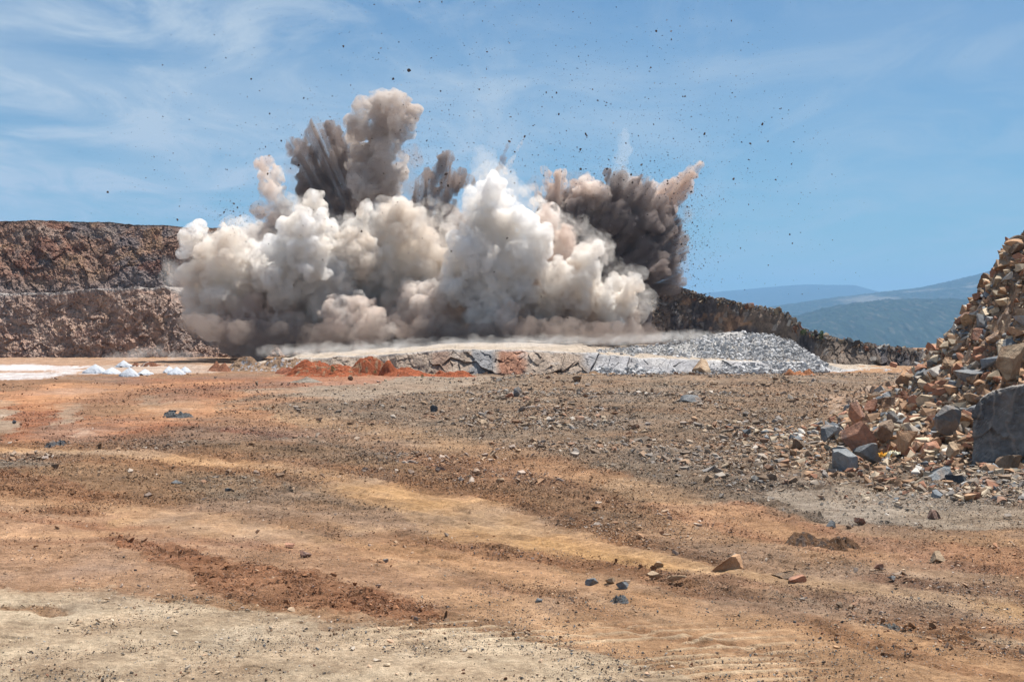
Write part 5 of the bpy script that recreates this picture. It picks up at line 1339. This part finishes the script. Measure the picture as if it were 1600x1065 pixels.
# ------------------------------------------------------------------ litter
def litter():
    def sheet(mat, cx_, seed, s):
        n = 26; u = np.linspace(-.5, .5, n); YY, XX = np.meshgrid(u, u, indexing='ij')
        z = 0.42 * fbm2(XX * 3.2 + seed, YY * 3.2, 3, seed) + 0.20 * np.abs(fbm2(XX * 7, YY * 7, 2, seed + 1)) + 0.2
        V = np.stack([XX * s * 1.1 + cx_, YY * s * 0.8 + 0.25 * s * fbm2(XX * 3, YY * 3, 2, seed + 4), z * s], -1).reshape(-1, 3)
        return V, grid_faces(n, n)
    root = bpy.data.objects.new('crumpled_paper', None); link(root); root.location = P(1389, 714, 38.4)
    root['label'] = 'crumpled yellow and cream paper litter lying at the toe of the rubble heap'; root['category'] = 'litter'
    for nm, colr, cx_, sd2, s in (('yellow_sheet', (0.75, 0.42, 0.06), -0.10, 5, 0.30), ('cream_sheet', (0.80, 0.74, 0.55), 0.10, 8, 0.34)):
        m, t = new_mat(nm); NB(t).out(colr, 0.6)
        V, F = sheet(m, cx_, sd2, s)
        o = bpy.data.objects.new(nm, mesh_np(nm, V, F, m)); link(o); o.parent = root
litter()

# ------------------------------------------------------------------ rocks thrown into the air
M_FLY = mat_rock('thrown_rock', (0.05, 0.04, 0.035), (0.10, 0.075, 0.06), (0.14, 0.09, 0.07), 0.2)
FLY = []
for k in range(10):
    V, F = rock_verts(300 + k, 2, 8, (1, .8, .65), 0.05, 0.35, 0.7)
    FLY.append(mesh_np('flying_rock', V, F, M_FLY))
ZONES = [  # centre x, y, spread x, y, weight, phrase
    (1078, 365, 20, 50, 1.9, 'beside the right edge of the near-black plume'),
    (985, 275, 70, 26, 1.5, 'just above the near-black plume'),
    (660, 240, 45, 55, 1.1, 'right of the mushroom-topped column'),
    (365, 345, 26, 16, 0.8, 'above the cliff edge left of the brown dust'),
    (500, 235, 45, 40, 0.8, 'around the dark brush-like plume'),
    (850, 200, 110, 60, 1.3, 'in the open sky above the white tower'),
    (1060, 170, 90, 60, 0.9, 'high in the open sky towards the right'),
    (1190, 260, 60, 80, 0.5, 'farthest right in the open sky'),
    (300, 230, 90, 80, 0.5, 'in the open sky left of all the plumes'),
    (780, 60, 180, 45, 0.6, 'highest up in the sky above the blast'),
    (640, 420, 160, 60, 1.0, 'in front of the pale dust clouds'),
]
def fly(px, py, spx, Y, label, group, seed):
    o = bpy.data.objects.new('flying_rock', FLY[seed % 10]); link(o)
    o.location = P(px, py, Y); s = spx * Y / FPX; o.scale = (s, s, s)
    r2 = random.Random(seed); o.rotation_euler = (r2.uniform(0, 6), r2.uniform(0, 6), r2.uniform(0, 6))
    o['label'] = label; o['category'] = 'flying rock'
    if group: o['group'] = group
NAMED = [(639, 110, 6.5, 'reddish-brown lump, the largest rock flying over the mushroom-topped column'), (254, 102, 4, 'lone dark rock flying far above the left cliff'),
         (1101, 209, 6, 'round dark rock, largest in the open sky towards the right'), (1191, 194, 5, 'dark rock flying farthest to the right among the larger ones'), (1200, 221, 4.5, 'flat dark rock just under the one flying farthest right'),
         (907, 233, 5, 'dark round rock flying above the forked plume, the lower of a pair'), (917, 212, 4.5, 'dark round rock flying above the forked plume, the upper of a pair'),
         (365, 318, 5.5, 'larger reddish rock thrown above the left cliff edge'), (350, 332, 5, 'reddish rock thrown above the left cliff edge, lower and left of the larger one'), (365, 330, 4, 'small rock right under the larger reddish one over the cliff edge'),
         (796, 221, 6, 'dark rock leading the left of the two thin dust trails'), (820, 213, 5, 'brown rock leading the right of the two thin dust trails'), (978, 224, 4.5, 'dark rock on top of the faint upright dust streak'),
         (697, 272, 6, 'dark block flying at the tip of the streaky grey plume'), (700, 290, 6, 'reddish rock flying right above the streaky grey plume'), (801, 306, 6, 'reddish rock right beside the top of the white tower'),
         (986, 272, 5, 'dark rock close above the near-black plume, largest of that swarm'), (467, 258, 5, 'dark rock at the left flank of the brush-like plume'), (1157, 398 - 10, 3.5, 'dark rock flying low, off the near-black plume'),
         (1043, 283, 5, 'dark rock above the pointed brown dust fringe'), (934, 157, 4, 'small dark rock in the open sky, upper of a loose pair'), (926, 140, 4, 'small dark rock in the open sky, lower of a loose pair'),
         (1238, 380, 3.5, 'dark speck of rock over the far hills, lower of two'), (1234, 366, 3.5, 'dark speck of rock over the far hills, upper of two')]
for i, (x, y, s_, lb) in enumerate(NAMED): fly(x, y, s_, 142 + i % 5, lb, None, 500 + i)
rg = np.random.RandomState(77)
wz = np.array([z[4] for z in ZONES]); wz /= wz.sum()
for i in range(270):
    zc = ZONES[rg.choice(len(ZONES), p=wz)]
    x = rg.normal(zc[0], zc[2]); y = max(3, rg.normal(zc[1], zc[3]))
    s_ = min(2.2 * (1 - rg.rand()) ** -0.30, 5.0)
    Yd_ = 130 if 'pale dust' in zc[5] else 146 + rg.uniform(-4, 8)
    fly(x, y, s_, Yd_, f"small dark rock fragment flying {zc[5]}", f"rock fragments flying {zc[5]}", 600 + i)
# the finest grit: beyond counting
N = 8500
zi = rg.choice(len(ZONES), N, p=wz)
zc = np.array([z[:4] for z in ZONES])[zi]
px_ = rg.normal(zc[:, 0], zc[:, 2] * 1.12); py_ = np.abs(rg.normal(zc[:, 1], zc[:, 3] * 1.12))
half = rg.rand(N) < 0.20
ang = rg.uniform(0.02, math.pi - 0.02, N); rad = 220 + 330 * rg.rand(N) ** 1.6
px_ = np.where(half, 740 + np.cos(ang) * rad * 1.15, px_); py_ = np.where(half, 470 - np.sin(ang) * rad, py_)
ok = (py_ > 2) & (py_ < 525); px_, py_ = px_[ok], py_[ok]; n = len(px_)
Yf_ = rg.uniform(131, 156, n)
pts = np.array([P(a, b_, c) for a, b_, c in zip(px_, py_, Yf_)])
ok = (pts[:, 2] > 2.2) & ((px_ > 345) | (py_ < 345)); pts = pts[ok]; n = len(pts)
Sz = (0.92 * (1 - rg.rand(n)) ** -0.25) * 143 / FPX
Sz = np.minimum(Sz, 0.2)
stones('flying_grit', pts[:, 0], pts[:, 1], pts[:, 2], Sz, np.array([[0.06, 0.05, 0.045]]) * rg.uniform(0.5, 2.2, (n, 1)) + (rg.rand(n, 1) < 0.12) * 0.22, 21, 0.8, label='cloud of fine grit and stone chips hanging in the air around the blast', npts=6, nk=6)
